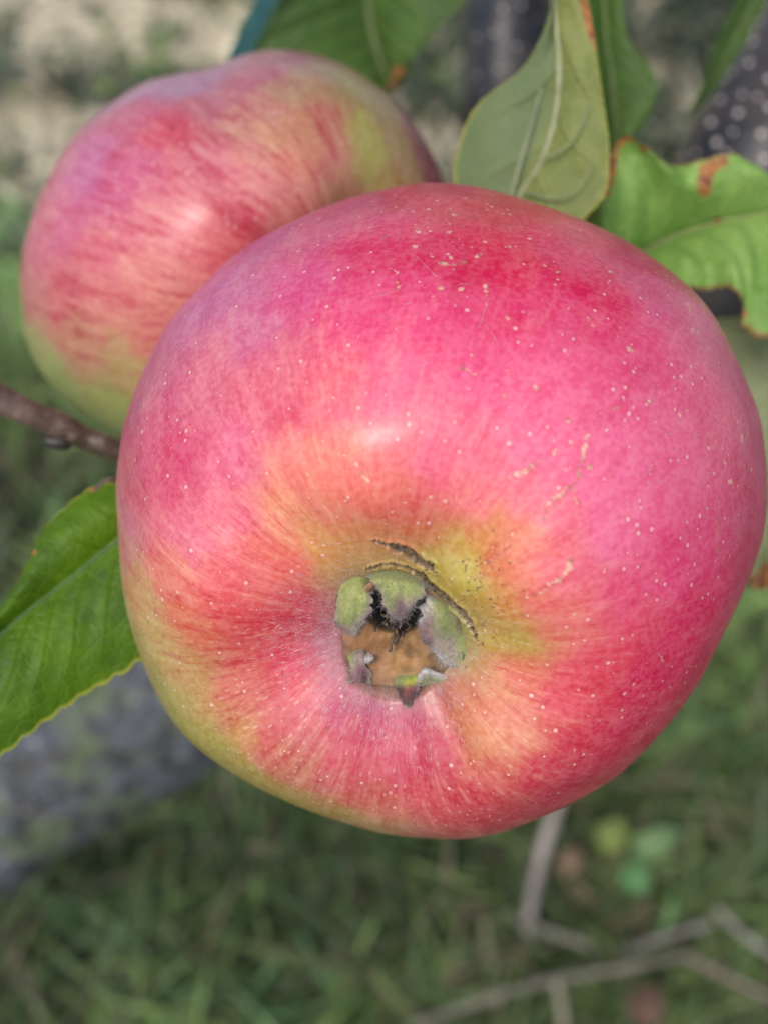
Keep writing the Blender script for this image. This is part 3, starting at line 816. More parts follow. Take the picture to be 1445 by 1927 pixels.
# down on the skin around the calyx, lying along the meridians
def skin_fuzz():
    r = np.random.default_rng(31)
    w = smooth01(dcal, 0.0185, 0.0065) * vis * smooth01(dcal, 0.0035, 0.0055)
    w = w * (0.35 + 0.65 * np.clip(smooth01(FB['px'], 800, 700) + smooth01(FB['py'], 1190, 1290) * smooth01(FB['px'], 900, 820), 0, 1))
    G = FB['n']
    area = FB['RR'].reshape(-1)
    w = w * np.maximum(area, 0)
    idx = r.choice(len(V), 3300, p=w / w.sum())
    P0 = V[idx]; NN = N[idx]
    rad = P0 - pc; rad = nrm(rad - np.sum(rad * NN, 1)[:, None] * NN)
    dirs = nrm(rad * r.choice([1, 1, 0.6], (len(idx), 1)) + NN * r.uniform(0.05, 0.22, (len(idx), 1)) + r.normal(0, 0.20, (len(idx), 3)))
    hairs("skin_down", P0, dirs, r.uniform(0.35, 1.05, len(idx)) * 0.001, apple, 3, np.tile([0.95, 0.82, 0.84], (len(idx), 1)), w=0.000019, curl=0.3)
    q = np.nonzero(vis & (np.abs(np.linalg.norm(inpl, axis=1) - 0.0051) < 0.0010) & ((FB['py'] > 1170) | (FB['px'] < 690)))[0]
    q = r.choice(q, 900)
    tow = nrm(cp_ - V[q])
    dirs = nrm(tow * r.uniform(0.1, 1.0, (900, 1)) + N[q] * r.uniform(0.3, 0.9, (900, 1)) + r.normal(0, 0.4, (900, 3)))
    hairs("rim_down", V[q], dirs, r.uniform(0.3, 0.9, 900) * 0.001, apple, 13, np.tile([0.80, 0.80, 0.70], (900, 1)), w=0.000018, curl=0.5)
    # few stray fibres on the upper skin
    pts = [(900,620),(935,650),(970,720),(1200,620),(1215,628),(700,560),(760,575),(690,430),(770,440),(850,455),(820,520),(880,535),(730,600),(450,560)]
    B_ = []; D_ = []
    for x, y in pts:
        p, n_ = pick(x, y); B_.append(p + n_ * 0.0001); t_ = np.cross(n_, r.normal(0, 1, 3)); D_.append(nrm(t_) + n_ * 0.03)
    hairs("lint_fibre", np.array(B_), nrm(np.array(D_)), r.uniform(1.2, 2.6, len(B_)) * 0.001, apple, 8, np.tile([0.8, 0.72, 0.8], (len(B_), 1)), w=0.000026, curl=0.6)
skin_fuzz()

# ------------------------------------------------------------------ rear apple
OUT_REAR = [(35, 545), (36, 510), (40, 480), (66, 389), (100, 319), (146, 246), (199, 200), (246, 168), (276, 151), (332, 139), (399, 126), (448, 104), (478, 95), (530, 91), (590, 99),
            (650, 120), (700, 152), (750, 196), (790, 248), (820, 305), (838, 350), (850, 430), (845, 520), (810, 620), (740, 720), (640, 790), (520, 830), (400, 850), (300, 848),
            (215, 818), (160, 782), (110, 740), (70, 690), (48, 640), (38, 592)]
def lobes_rear(RR, ZZ, PH, S):
    five = np.cos(5 * PH + 0.6)
    ZZ = ZZ - 0.02 * five * np.exp(-((RR - 0.36) / 0.2) ** 2) * (ZZ > 0)
    RR = RR * (1 + 0.015 * five * np.clip(RR, 0, 1))
    return RR, ZZ
RB = make_body((440, 462), 0.196, 0.0385, (0.62, -0.42, 0.66), PROF, lobes_rear, OUT_REAR, 210, 60, 420, 12)
V2 = RB['V']; nr2, nc2 = RB['n']; N2 = mesh_normals(V2, nr2, nc2); pick2 = Picker(V2, N2)
CT2 = [(70,450,190,80,105,.7),(60,560,190,110,100,.7),(60,640,165,160,100,.3),(110,720,160,165,95,.1),(180,790,155,160,90,.1),(230,770,165,165,90,.1),(150,640,190,130,95,.8),(230,690,185,150,100,.4),
(120,560,200,100,100,.9),(200,580,205,110,100,1),(270,620,205,120,95,.9),(120,420,195,85,115,.7),(200,480,205,100,105,.9),(280,530,210,115,100,.9),(330,590,200,110,90,.9),
(160,320,185,90,130,.6),(230,350,195,85,115,.8),(320,400,210,115,115,.9),(400,450,205,90,90,.9),(250,230,178,85,130,.5),(290,165,160,120,170,.2),(350,150,155,115,165,.2),(430,118,150,105,150,.2),  # lavender points along the top ridge: sky reflection painted into the skin
(320,240,190,75,110,.8),(400,300,205,110,115,.9),(480,350,215,125,120,.8),(450,420,195,65,75,.9),(540,390,200,110,95,.8),(400,200,180,100,100,.7),(480,140,170,85,90,.5),(520,105,150,80,85,.4),(480,220,185,120,90,.8),(560,170,170,130,85,.5),
(560,250,190,130,85,.8),(600,130,150,115,70,.4),(660,160,150,135,60,.2),(700,250,170,160,75,.2),(690,300,175,165,80,.2),(640,300,195,120,90,.9),(620,230,185,110,85,.8),(740,260,160,130,60,.4),(760,320,165,130,60,.4),(800,300,145,45,60,.4),(780,250,135,80,75,.5),(820,330,150,35,60,.3),(720,200,140,120,55,.3),(640,360,200,140,95,.7),(560,320,210,130,105,.9)]
def adj_rear(x, y, r, g, b):
    if g > 145: return r - 6, g + 22, b + 4
    if y < 245 and b > g + 24: return r + 8, g + 14, b - 14
    return r, g + 20, b + 18
Col2 = paint(V2, pick2, CT2, 0.80, adj_rear)
mark2 = np.zeros((len(V2), 4))
streak2 = np.stack([np.cos(RB['PH']) * 1.4, np.sin(RB['PH']) * 1.4, (RB['S'][:, None] + 0 * RB['PH']) * 3], -1).reshape(-1, 3)
apple2 = empty("apple", RB['c'], "blurred pink and yellow-green apple behind the large one, at upper left under the top leaf", "apple", "apples hanging on the tree")
mesh_obj("body", V2, grid_faces(nr2, nc2, True), M_skin_striped, apple2, {"Col": ('FLOAT_COLOR', Col2), "mark": ('FLOAT_COLOR', mark2), "streak": ('FLOAT_VECTOR', streak2)})
stalk(apple2, RB, 0.030, np.array([0.002, 0.004, 0.008]))
Vc, Fc = tube_geo(catmull([RB['c'] + RB['a'] * RB['R'] * 0.58, RB['c'] + RB['a'] * RB['R'] * 0.80], 6), np.array([.003, .0042, .0045, .0036, .002, .0008]), 14, noise=0.001, nscale=500)
mesh_obj("calyx", Vc, Fc, M_calyx, apple2, {"Col": ('FLOAT_COLOR', np.tile([0.12, 0.10, 0.05, 1.0], (len(Vc), 1)))})

# ------------------------------------------------------------------ the tree
tree = empty("apple_tree", gnd(900, 500), "apple tree with dark speckled limbs, a thin twig and green leaves around the apples", "tree")
M_bark_dark = mat_bark("dark_bark", (0.008, 0.009, 0.011), (0.040, 0.032, 0.028), (0.05, 0.045, 0.047), 40, 0.0008, rough=0.42)
M_bark_moss = mat_bark("mossy_bark", (0.018, 0.020, 0.018), (0.10, 0.115, 0.145), (0.22, 0.18, 0.14), 105, 0.004, lich=0.7, rough=0.5, lich_col=(0.060, 0.085, 0.026))
M_twig = mat_bark("twig_bark", (0.055, 0.035, 0.022), (0.15, 0.105, 0.08), (0.26, 0.20, 0.17), 120, 0.0005, rough=0.5)
M_lent = mat_vcol("lenticel_cork", 0.8, 300, 0.2, 0.0003)

def limb(name, ctrl, mat, seg=64, n=160, noise=0.003, nscale=30, seed=1, label=None):
    """ctrl: (px, py, depth, radius px)"""
    ctrl = np.array(ctrl, float)
    P = np.array([at(x, y, np.array(d)) for x, y, d, _ in ctrl]); r = ctrl[:, 3] * ctrl[:, 2] / K
    Q = catmull(np.c_[P, r], n)
    Vt, Ft = tube_geo(Q[:, :3], Q[:, 3], seg, True, noise, nscale, seed)
    o = mesh_obj(name, Vt, Ft, mat, tree)
    if label: o["label"] = label
    ctr = Q[:, :3]
    # normals for picking
    k = np.repeat(np.arange(n), seg)
    Nn = nrm(Vt[:n * seg] - ctr[k])
    return o, Picker(Vt[:n * seg], Nn)

junction = (1120, 830, 0.40)
trunkpts = [gnd(1000, 600, -0.05), gnd(1000, 600, 0.25) * 0.98, at(*junction[:2], np.array(junction[2]))]
tp = np.array([at(1100, 880, np.array(0.42)), at(1060, 1020, np.array(0.55)), at(980, 1150, np.array(0.80))])
base_xy = tp[-1].copy(); base_xy[2] = -0.05
Q = catmull(np.c_[np.vstack([tp, base_xy]), np.array([0.030, 0.036, 0.042, 0.05])], 80)
limbB, pickB = limb("branch", [(1780, -350, 0.34, 150), (1640, -60, 0.325, 150), (1480, 240, 0.315, 158), (1330, 520, 0.33, 165), (1180, 760, 0.38, 160), (1080, 930, 0.44, 160)],
                    M_bark_dark, noise=0.0022, nscale=45, seed=4, label="thick dark limb dotted with pale lenticels at upper right")
limbA, pickA = limb("branch", [(965, -420, 0.33, 78), (958, -100, 0.325, 80), (956, 100, 0.325, 84), (950, 260, 0.33, 84), (985, 500, 0.36, 84), (1080, 800, 0.42, 80)],
                    M_bark_dark, noise=0.0016, nscale=60, seed=9, label="dark upright limb behind the upright leaf")
limbC, pickC = limb("branch", [(-700, 1960, 0.46, 150), (-350, 1730, 0.45, 158), (-80, 1560, 0.44, 166), (160, 1400, 0.44, 170), (420, 1225, 0.44, 165), (760, 1060, 0.45, 160), (1080, 900, 0.44, 150)],
                    M_bark_moss, noise=0.006, nscale=28, seed=14, label="grey mossy limb at lower left, blurred")
Vt, Ft = tube_geo(Q[:, :3], Q[:, 3], 48, True, 0.004, 20, 31)
mesh_obj("trunk", Vt, Ft, M_bark_moss, tree)

# lenticels: one shared wart mesh
def wart():
    nu, nv = 6, 12
    V_ = []; 
    for i in range(nu):
        t = i / (nu - 1); r = math.cos(t * math.pi / 2) if i < nu - 1 else 0.02
        for j in range(nv):
            f = 2 * math.pi * j / nv
            V_.append((r * math.cos(f) * (1 + 0.12 * math.sin(3 * f)), r * math.sin(f), 0.55 * math.sin(t * math.pi / 2) - (0.25 if i == nu - 1 else 0) - 0.2))
    F_ = grid_faces(nu, nv, True)
    me = bpy.data.meshes.new("lenticel")
    me.from_pydata(V_, [], F_.tolist()); 
    for p_ in me.polygons: p_.use_smooth = True
    a_ = me.attributes.new("Col", 'FLOAT_COLOR', 'POINT')
    a_.data.foreach_set("color", np.tile([0.62, 0.54, 0.50, 1], (len(V_), 1)).astype(np.float32).ravel())
    me.materials.append(M_lent)
    return me
wart_me = wart()
def put_wart(pk, limb_o, x, y, r):
    p, n_ = pk(x, y)
    o = bpy.data.objects.new("lenticel", wart_me); COL.objects.link(o)
    o.parent = limb_o
    o.location = Vector(p) - parent_world(limb_o)
    o.rotation_euler = Vector(n_).to_track_quat('Z', 'Y').to_euler()
    s_ = r * (0.24 if limb_o is limbB else 0.13) / K
    o.scale = (s_ * random.uniform(1.0, 1.5), s_, s_ * 0.8)
for x, y in [(1432,39),(1412,82),(1406,117),(1384,136),(1395,171),(1419,177),(1443,147),(1326,195),(1339,231),(1393,216),(1428,249),(1352,268),(1309,283),(1283,296),(1369,285),
             (1441,200),(1360,150),(1375,250),(1440,290),(1420,60),(1350,190)]:
    put_wart(pickB, limbB, x, y, random.uniform(5, 9))
for x, y in [(950,17),(1010,35),(898,67),(939,128),(975,85),(1000,150),(915,180),(965,190),(985,10),(900,140),(930,60)]:
    put_wart(pickA, limbA, x, y, random.uniform(5, 8))
for x, y in [(95,1490),(45,1520)]:
    put_wart(pickC, limbC, x, y, random.uniform(7, 10))

# twig with a bud
tw, pickT = limb("twig", [(-260, 620, 0.150, 26), (-120, 680, 0.153, 26), (0, 750, 0.157, 27), (60, 778, 0.159, 25), (110, 800, 0.161, 25), (165, 825, 0.163, 22), (240, 852, 0.166, 21), (400, 900, 0.185, 24), (700, 980, 0.26, 30), (1000, 960, 0.42, 30)],
                 M_twig, seg=28, n=220, noise=0.00028, nscale=260, seed=5, label="thin brown twig coming in from the left")
Vb, Fb = tube_geo(catmull([at(128, 822, np.array(0.163)), at(112, 829, np.array(0.1625)), at(98, 831, np.array(0.162)), at(84, 824, np.array(.1615))], 12), np.array([.0013, .0015, .0016, .0016, .0015, .0014, .0012, .001, .0009, .0007, .0005, .0002]), 12, noise=0.0003, nscale=700)
mesh_obj("bud", Vb, Fb, M_bark_dark, tw)
Vb, Fb = tube_geo(catmull([at(260, 925, np.array(0.152)), at(215, 905, np.array(0.152)), at(190, 918, np.array(0.150)), at(150,960,np.array(.149))], 12), np.full(12, .0006), 8)
st_o = mesh_obj("leaf_stalk", Vb, Fb, M_twig, tree)

def leaf(rows, mat, nu=150, nv=81, label=None, marks=(), serr=0.035, nserr=26, cup=0.0, quilt=0.0003, thick=0.00028, seed=1, mid_r=0.0007, mid_col=(0.30, 0.32, 0.16), nq=9, ripple=0.0, side=True):
    """rows of (left, mid, right), each (px, py, depth)"""
    rows = np.array(rows, float)
    Lp = catmull([at(*r[0][:2], np.array(r[0][2])) for r in rows], nu)
    Mp = catmull([at(*r[1][:2], np.array(r[1][2])) for r in rows], nu)
    Rp = catmull([at(*r[2][:2], np.array(r[2][2])) for r in rows], nu)
    u = np.linspace(0, 1, nu)
    v = np.linspace(-1, 1, nv)
    rj = np.random.default_rng(seed)
    jit = np.interp(u * nserr, np.arange(nserr + 2), rj.uniform(0.4, 1.3, nserr + 2))
    saw = (1 - np.abs(((u * nserr) % 1) * 2 - 1) ** 1.6) * serr * jit
    E = np.where(v[None, :, None] < 0, Lp[:, None], Rp[:, None])
    av = np.abs(v)[None, :]
    k = av * (1 + saw[:, None] * av ** 8)
    P = Mp[:, None] + (E - Mp[:, None]) * k[..., None]
    Nn = nrm(np.cross(np.gradient(P, axis=0), np.gradient(P, axis=1)))
    Nn = np.where((np.sum(Nn * (CAM - P), -1) < 0)[..., None], -Nn, Nn)
    Nm = nrm(Nn.mean((0, 1)))
    bul = 4 * av * (1 - av)
    q = np.cos(2 * np.pi * ((u[:, None] - 0.22 * av ** 0.8) * nq + np.sign(v)[None] * 0.23))
    h = cup * bul - quilt * q * bul + ripple * np.sin(u[:, None] * 21 + np.sign(v)[None] * 1.3) * av ** 2
    h = h + 0.0006 * fbm(P.reshape(-1, 3), 130, seed, 3).reshape(nu, nv)
    P = P + Nm * h[..., None]
    top = P + Nm * thick * .5; bot = P - Nm * thick * .5
    n = nu * nv
    F = grid_faces(nu, nv)
    b = [(0, j) for j in range(nv)] + [(i, nv - 1) for i in range(1, nu)] + [(nu - 1, j) for j in range(nv - 2, -1, -1)] + [(i, 0) for i in range(nu - 2, 0, -1)]
    ids = np.array([i * nv + j for i, j in b]); nx = np.roll(ids, -1)
    F = np.vstack([F, F[:, ::-1] + n, np.stack([ids, nx, nx + n, ids + n], -1)])
    lco = np.stack([np.repeat(u[:, None], nv, 1), np.repeat(v[None], nu, 0), np.full((nu, nv), seed * 1.0)], -1).reshape(-1, 3)
    px, py, _ = proj(P.reshape(-1, 3))
    mk = np.zeros(n)
    for mx, my, mr, mv in marks:
        mk = np.maximum(mk, mv * np.exp(-((px - mx) ** 2 + (py - my) ** 2) / mr ** 2))
    o = mesh_obj("leaf", np.concatenate([top.reshape(-1, 3), bot.reshape(-1, 3)]), F, mat, tree,
                 {"lco": ('FLOAT_VECTOR', np.vstack([lco, lco])), "mark": ('FLOAT', np.concatenate([mk, mk]))})
    if label: o["label"] = label
    if mid_r:
        jm = nv // 2
        Vm, Fm = tube_geo(P[:, jm] + Nm * thick * 0.6, np.linspace(1.0, 0.35, nu) * mid_r, 8)
        mesh_obj("midrib", Vm, Fm, M_vein, o, {"Col": ('FLOAT_COLOR', np.tile([*mid_col, 1.0], (len(Vm), 1)))})
    return o, P, Nm
M_vein = mat_vcol("leaf_vein", 0.55, 300, 0.15, 0, 0.0, 0.1)

M_leafA = mat_leaf("leaf_olive_underside", (0.16, 0.20, 0.050), (0.22, 0.255, 0.070), (0.30, 0.33, 0.15), edge=(0.42, 0.38, 0.05), edgew=0.022, nveins=5, rough=0.55, vein_amt=0.25, trans=0.25, half_tint=(0.10, 0.17, 0.10))
M_leafB = mat_leaf("leaf_bright", (0.15, 0.31, 0.05), (0.29, 0.46, 0.12), (0.40, 0.53, 0.20), edge=(0.30, 0.14, 0.06), edgew=0.035, nveins=6, rough=0.45, vein_amt=0.35, trans=0.3)
M_leafC = mat_leaf("leaf_vivid", (0.040, 0.105, 0.002), (0.100, 0.205, 0.003), (0.13, 0.24, 0.01), edge=(0.34, 0.36, 0.03), edgew=0.022, nveins=8, rough=0.5, vein_amt=0.25, trans=0.35)
M_leafD = mat_leaf("leaf_deep", (0.045, 0.10, 0.018), (0.075, 0.15, 0.025), (0.15, 0.19, 0.06), edge=(0.10, 0.16, 0.03), edgew=0.02, nveins=8, rough=0.5, vein_amt=0.4, trans=0.3)
M_leafE = mat_leaf("leaf_pale", (0.27, 0.31, 0.16), (0.37, 0.40, 0.22), (0.32, 0.34, 0.2), edge=(0.30, 0.22, 0.05), edgew=0.05, nveins=7, rough=0.55, vein_amt=0.3, trans=0.3)
M_leafF = mat_leaf("leaf_sky_sheen", (0.07, 0.22, 0.22), (0.10, 0.28, 0.30), (0.14, 0.3, 0.3), edge=(0.06, 0.2, 0.15), edgew=0.05, nveins=7, rough=0.3, vein_amt=0.2, trans=0.15)  # teal base colour stands in for sky reflected on the leaf edge

# upright leaf, underside to the viewer
o, P, Nm = leaf([((1036,-220,.150),(1040,-220,.152),(1052,-220,.153)), ((1032,-70,.155),(1038,-70,.157),(1088,-70,.157)), ((1033,25,.158),(1044,30,.160),(1112,35,.158)), ((985,125,.163),(1052,120,.161),(1125,130,.159)),
      ((898,200,.168),(1047,205,.163),(1138,220,.160)), ((858,295,.170),(1022,295,.164),(1145,295,.160)), ((862,365,.170),(978,365,.166),(1133,370,.161)), ((905,440,.168),(935,440,.167),(1060,440,.163)), ((915,500,.168),(920,500,.168),(960,500,.168))],
     M_leafA, label="upright olive leaf seen from below, yellow rim, between the dark limb and the torn leaf", marks=[(1102,5,12,1.2),(1105,22,12,1.2),(1109,40,12,1.2),(1113,58,11,1.2),(1116,72,9,1.1),(1097,-12,12,1.1),(1120,88,6,.9)], seed=2, mid_r=0.00065,
     mid_col=(0.30, 0.31, 0.17), cup=0.0010, quilt=0.0002, nq=5, serr=0.02, nserr=30)
def sidevein(o, pts, r, col):
    Vm, Fm = tube_geo(catmull([at(x, y, np.array(d)) for x, y, d in pts], 24), np.linspace(r, r * 0.4, 24), 8)
    mesh_obj("side_vein", Vm, Fm, M_vein, o, {"Col": ('FLOAT_COLOR', np.tile([*col, 1.0], (len(Vm), 1)))})
sidevein(o, [(962,372,.1645),(975,320,.1640),(992,262,.1628),(1008,205,.1625),(1020,150,.1620)], 0.00032, (0.26, 0.29, 0.17))
sidevein(o, [(1024,297,.1618),(1062,278,.1602),(1092,240,.1592),(1110,190,.1587)], 0.00022, (0.24, 0.27, 0.13))
sidevein(o, [(985,360,.1640),(1050,375,.1612),(1090,350,.1596),(1118,300,.1588)], 0.00020, (0.24, 0.27, 0.13))
# torn bright leaf on the right
leaf([((1085,450,.176),(1130,520,.180),(1150,570,.178)), ((1110,400,.174),(1170,492,.180),(1200,550,.176)), ((1146,310,.172),(1217,470,.181),(1245,522,.175)), ((1172,258,.171),(1262,448,.181),(1285,540,.172)), ((1212,282,.171),(1310,430,.181),(1330,541,.171)),
      ((1258,308,.172),(1352,417,.180),(1366,540,.170)), ((1330,300,.173),(1400,408,.179),(1395,572,.169)), ((1392,298,.174),(1450,398,.178),(1410,614,.168)), ((1455,330,.175),(1520,382,.177),(1490,640,.168)), ((1560,350,.176),(1600,370,.177),(1600,560,.170))],
     M_leafB, label="bright green leaf with brown edge and orange spot at the right", seed=5, cup=0.0030, ripple=0.0016, quilt=0.0005, nq=6, serr=0.03, nserr=18, mid_r=0.0004, mid_col=(0.24, 0.22, 0.10),
     marks=[(1150,285,16,1.1),(1149,303,14,1.1),(1147,322,14,1.1),(1142,342,14,1.1),(1136,362,13,1.1),(1165,262,14,1.1),(1185,256,12,.9),(1330,322,16,1.3),(1326,340,15,1.3),(1325,358,13,1.2),(1345,310,13,1.2),(1360,303,11,1.1),(1350,415,10,.8),(1210,280,10,.8),(1240,295,9,.7),(1396,590,14,.8),(1225,465,7,.6)])
# second leaf below it, pale
leaf([((1340,600,.190),(1500,590,.186),(1600,640,.186)), ((1350,640,.190),(1480,700,.187),(1590,750,.186)), ((1370,760,.190),(1470,850,.187),(1560,880,.186)), ((1390,900,.190),(1450,960,.187),(1520,990,.187)), ((1395,1030,.190),(1430,1050,.188),(1470,1060,.187)), ((1405,1105,.190),(1425,1108,.188),(1450,1106,.188))],
     M_leafE, label="pale grey-green leaf at the right edge behind the large apple", seed=8, cup=0.002, marks=[(1435,1095,24,1.2),(1445,1070,14,.9)], mid_r=0.0005)
# deep green leaf behind the upright one
leaf([((1080,-140,.196),(1130,-140,.196),(1190,-140,.196)), ((1080,-30,.194),(1135,-30,.197),(1172,-30,.194)), ((1085,70,.193),(1140,70,.198),(1180,65,.195)), ((1090,150,.193),(1150,140,.198),(1226,130,.195)), ((1100,220,.194),(1155,200,.198),(1232,185,.195)), ((1125,270,.195),(1160,250,.197),(1208,238,.196)), ((1150,285,.196),(1160,285,.197),(1172,278,.196))],
     M_leafD, label="deep green leaf behind the upright leaf's right edge", seed=11, cup=0.001, quilt=0.0001, serr=0.02, mid_r=0.0005, mid_col=(0.12, 0.16, 0.05))
# narrow leaf at the top right, edge on
leaf([((1440,-150,.205),(1460,-150,.207),(1500,-150,.207)), ((1402,-30,.207),(1430,-30,.210),(1458,-30,.210)), ((1352,70,.209),(1385,60,.212),(1412,60,.212)), ((1328,140,.211),(1352,135,.214),(1372,130,.214)), ((1305,195,.213),(1322,185,.215),(1335,180,.215)), ((1284,232,.215),(1288,230,.216),(1293,228,.216))],
     M_leafD, label="narrow green leaf hanging in front of the speckled limb at the top right", seed=13, serr=0.02, mid_r=0.0003, mid_col=(0.12, 0.16, 0.05))
# big leaf above the rear apple
leaf([((560,-260,.235),(700,-260,.24),(860,-260,.235)), ((515,-110,.238),(690,-110,.245),(905,-100,.238)), ((495,-20,.240),(692,-20,.248),(872,0,.240)), ((450,70,.242),(700,50,.250),(806,66,.242)), ((500,150,.244),(715,105,.250),(776,115,.244)), ((630,185,.247),(728,145,.250),(758,150,.247)), ((730,185,.249),(738,175,.250),(746,168,.249))],
     M_leafD, label="broad deep green leaf above the rear apple", seed=17, cup=0.003, quilt=0.0004, serr=0.02, mid_r=0.0007, mid_col=(0.14, 0.18, 0.07), marks=[(750,135,12,1.2),(742,160,14,1.0)])
leaf([((520,-90,.232),(540,-90,.234),(560,-90,.236)), ((490,-20,.232),(510,-20,.234),(530,-20,.236)), ((464,40,.234),(484,40,.236),(503,40,.238)), ((436,95,.236),(456,95,.238),(474,95,.240)), ((420,140,.238),(435,140,.24),(450,140,.242)), ((415,170,.24),(420,172,.24),(426,172,.24))],
     M_leafF, label="leaf margin at the top with sky sheen painted in blue-green, left of the broad leaf", seed=19, serr=0.01, mid_r=0, quilt=0.0001)
# vivid serrated leaf at the left
leaf([((330,870,.152),(345,915,.150),(360,1080,.150)), ((262,905,.151),(290,965,.150),(315,1195,.149)), ((190,914,.150),(213,1024,.149),(262,1240,.148)), ((133,948,.149),(150,1075,.148),(190,1285,.147)), ((84,996,.148),(95,1118,.147),(130,1322,.146)), ((48,1066,.147),(50,1152,.146),(62,1372,.145)), ((2,1142,.146),(0,1195,.145),(-6,1426,.144)), ((-70,1220,.145),(-70,1260,.144),(-90,1480,.143)), ((-150,1330,.144),(-160,1370,.142),(-180,1520,.142)), ((-240,1500,.144),(-245,1505,.14),(-250,1530,.14))],
     M_leafC, label="vivid green serrated leaf with yellow rim at the left, under the twig", seed=23, cup=0.0022, quilt=0.0001, nq=9, serr=0.04, nserr=17, mid_r=0.0004, mid_col=(0.05, 0.12, 0.02),
     marks=[(178,920,5,1.3),(172,923,4,1.2),(65,1040,5,1.3),(104,972,3,.8)])

# foliage out of the frame, added to keep sky reflections off the apple's top rim
def unseen_crown():
    r = np.random.default_rng(71)
    n = 7000
    c = np.array([0.75, 0.95, 1.55]) + r.normal(0, 1, (n, 3)) * np.array([0.34, 0.36, 0.26])
    c = c[(c[:, 2] > 1.12) & (c[:, 0] > 0.05)]; n = len(c)
    A = nrm(r.normal(0, 1, (n, 3))); B = nrm(np.cross(A, r.normal(0, 1, (n, 3))))
    L = r.uniform(0.03, 0.05, (n, 1)); W = L * 0.55
    Nn = np.cross(A, B) * 0.008
    P = np.stack([c - A * L, c - A * L * .2 + B * W, c + A * L, c - A * L * .2 - B * W, c - A * L * .25 + Nn], 1).reshape(-1, 3)
    F = np.array([[4, 0, 1], [4, 1, 2], [4, 2, 3], [4, 3, 0]])
    F = (F[None] + (np.arange(n) * 5)[:, None, None]).reshape(-1, 3)
    t = r.random((n, 1))
    cc = np.array([0.04, 0.10, 0.02]) * (1 - t) + np.array([0.08, 0.17, 0.035]) * t
    o = mesh_obj("unseen_crown", P, F, M_grass, tree, {"Col": ('FLOAT_COLOR', np.repeat(np.c_[cc, np.ones(n)], 5, axis=0))})
    o["kind"] = "stuff"
unseen_crown()

# ------------------------------------------------------------------ ground
def ground():
    n = 260
    g = np.linspace(-1, 1, n); g = np.sign(g) * np.abs(g) ** 2.6 * 60
    X, Y = np.meshgrid(g, g + 1.0, indexing='ij')
    P = np.stack([X, Y, 0 * X], -1).reshape(-1, 3)
    P[:, 2] = 0.02 * fbm(P, 2.2, 5, 3) + 0.006 * fbm(P, 14, 8, 2)
    s = NT("soil"); p = s.n("ShaderNodeNewGeometry").outputs["Position"]
    n1 = s.noise(p, 5.0, 4, 0.6); n2 = s.noise(p, 38, 4, 0.7); n3 = s.noise(p, 14, 4, 0.65)
    green = s.mix(s.ramp(n2, 0.35, 0.65), (0.045, 0.060, 0.032), (0.13, 0.12, 0.075))
    dry = s.mix(s.ramp(n2, 0.30, 0.62), (0.26, 0.22, 0.15), (0.95, 0.84, 0.60))
    dry = s.mix(s.ramp(n3, 0.50, 0.60), dry, (0.030, 0.042, 0.026))
    sp = s.n("ShaderNodeSeparateXYZ"); s.l(p, sp.inputs[0])
    f = s.math('ADD', sp.outputs[1], s.math('MULTIPLY', s.math('SUBTRACT', n1, 0.5), 0.6))
    fac = s.ramp(f, 1.00, 1.25)
    s.set(Base_Color=s.mix(fac, green, dry), Roughness=0.9)
    s.bump(n2, 0.8, 0.01)
    return tag(mesh_obj("ground", P, grid_faces(n, n), s.m, None, origin=(0, 0, 0)), kind="structure")
ground()

def blades(name, XY, h, w, cols, lean, mat, seed, seg=4, kind="stuff", label=None, cat=None, z0=None):
    r = np.random.default_rng(seed); n = len(XY)
    base = np.c_[XY, np.full(n, -0.004) if z0 is None else z0]
    base[:, 2] += 0.02 * fbm(np.c_[XY, np.zeros(n)], 2.2, 5, 3)
    f = r.uniform(0, 2 * np.pi, n); D = np.c_[np.cos(f), np.sin(f), np.zeros(n)]
    S = np.c_[-np.sin(f), np.cos(f), np.zeros(n)]
    tw = r.normal(0, 0.6, n)
    rows = []
    for i in range(seg + 1):
        t = i / seg
        c = base + np.array([0, 0, 1.]) * (h * (t - 0.35 * lean * t * t))[:, None] + D * (h * lean * t * t)[:, None]
        ww = w * (1 - t ** 2.2) * 0.5 + 0.0001
        sd = S * np.cos(tw * t)[:, None] + np.array([0, 0, 1.]) * np.sin(tw * t)[:, None]
        rows += [c - sd * ww[:, None], c + sd * ww[:, None]]
    Vb = np.stack(rows, 1).reshape(-1, 3); k = 2 * (seg + 1)
    f4 = np.array([[2 * i, 2 * i + 1, 2 * i + 3, 2 * i + 2] for i in range(seg)])
    F = (f4[None] + (np.arange(n) * k)[:, None, None]).reshape(-1, 4)
    cc = np.repeat(np.c_[cols, np.ones(n)], k, axis=0)
    o = mesh_obj(name, Vb, F, mat, None, {"Col": ('FLOAT_COLOR', cc)}, origin=(0, 0.8, 0))
    tag(o, label, cat, None, kind)
    return o

def patchmask(XY, s, seed):
    return fbm(np.c_[XY, np.zeros(len(XY))], s, seed, 3)

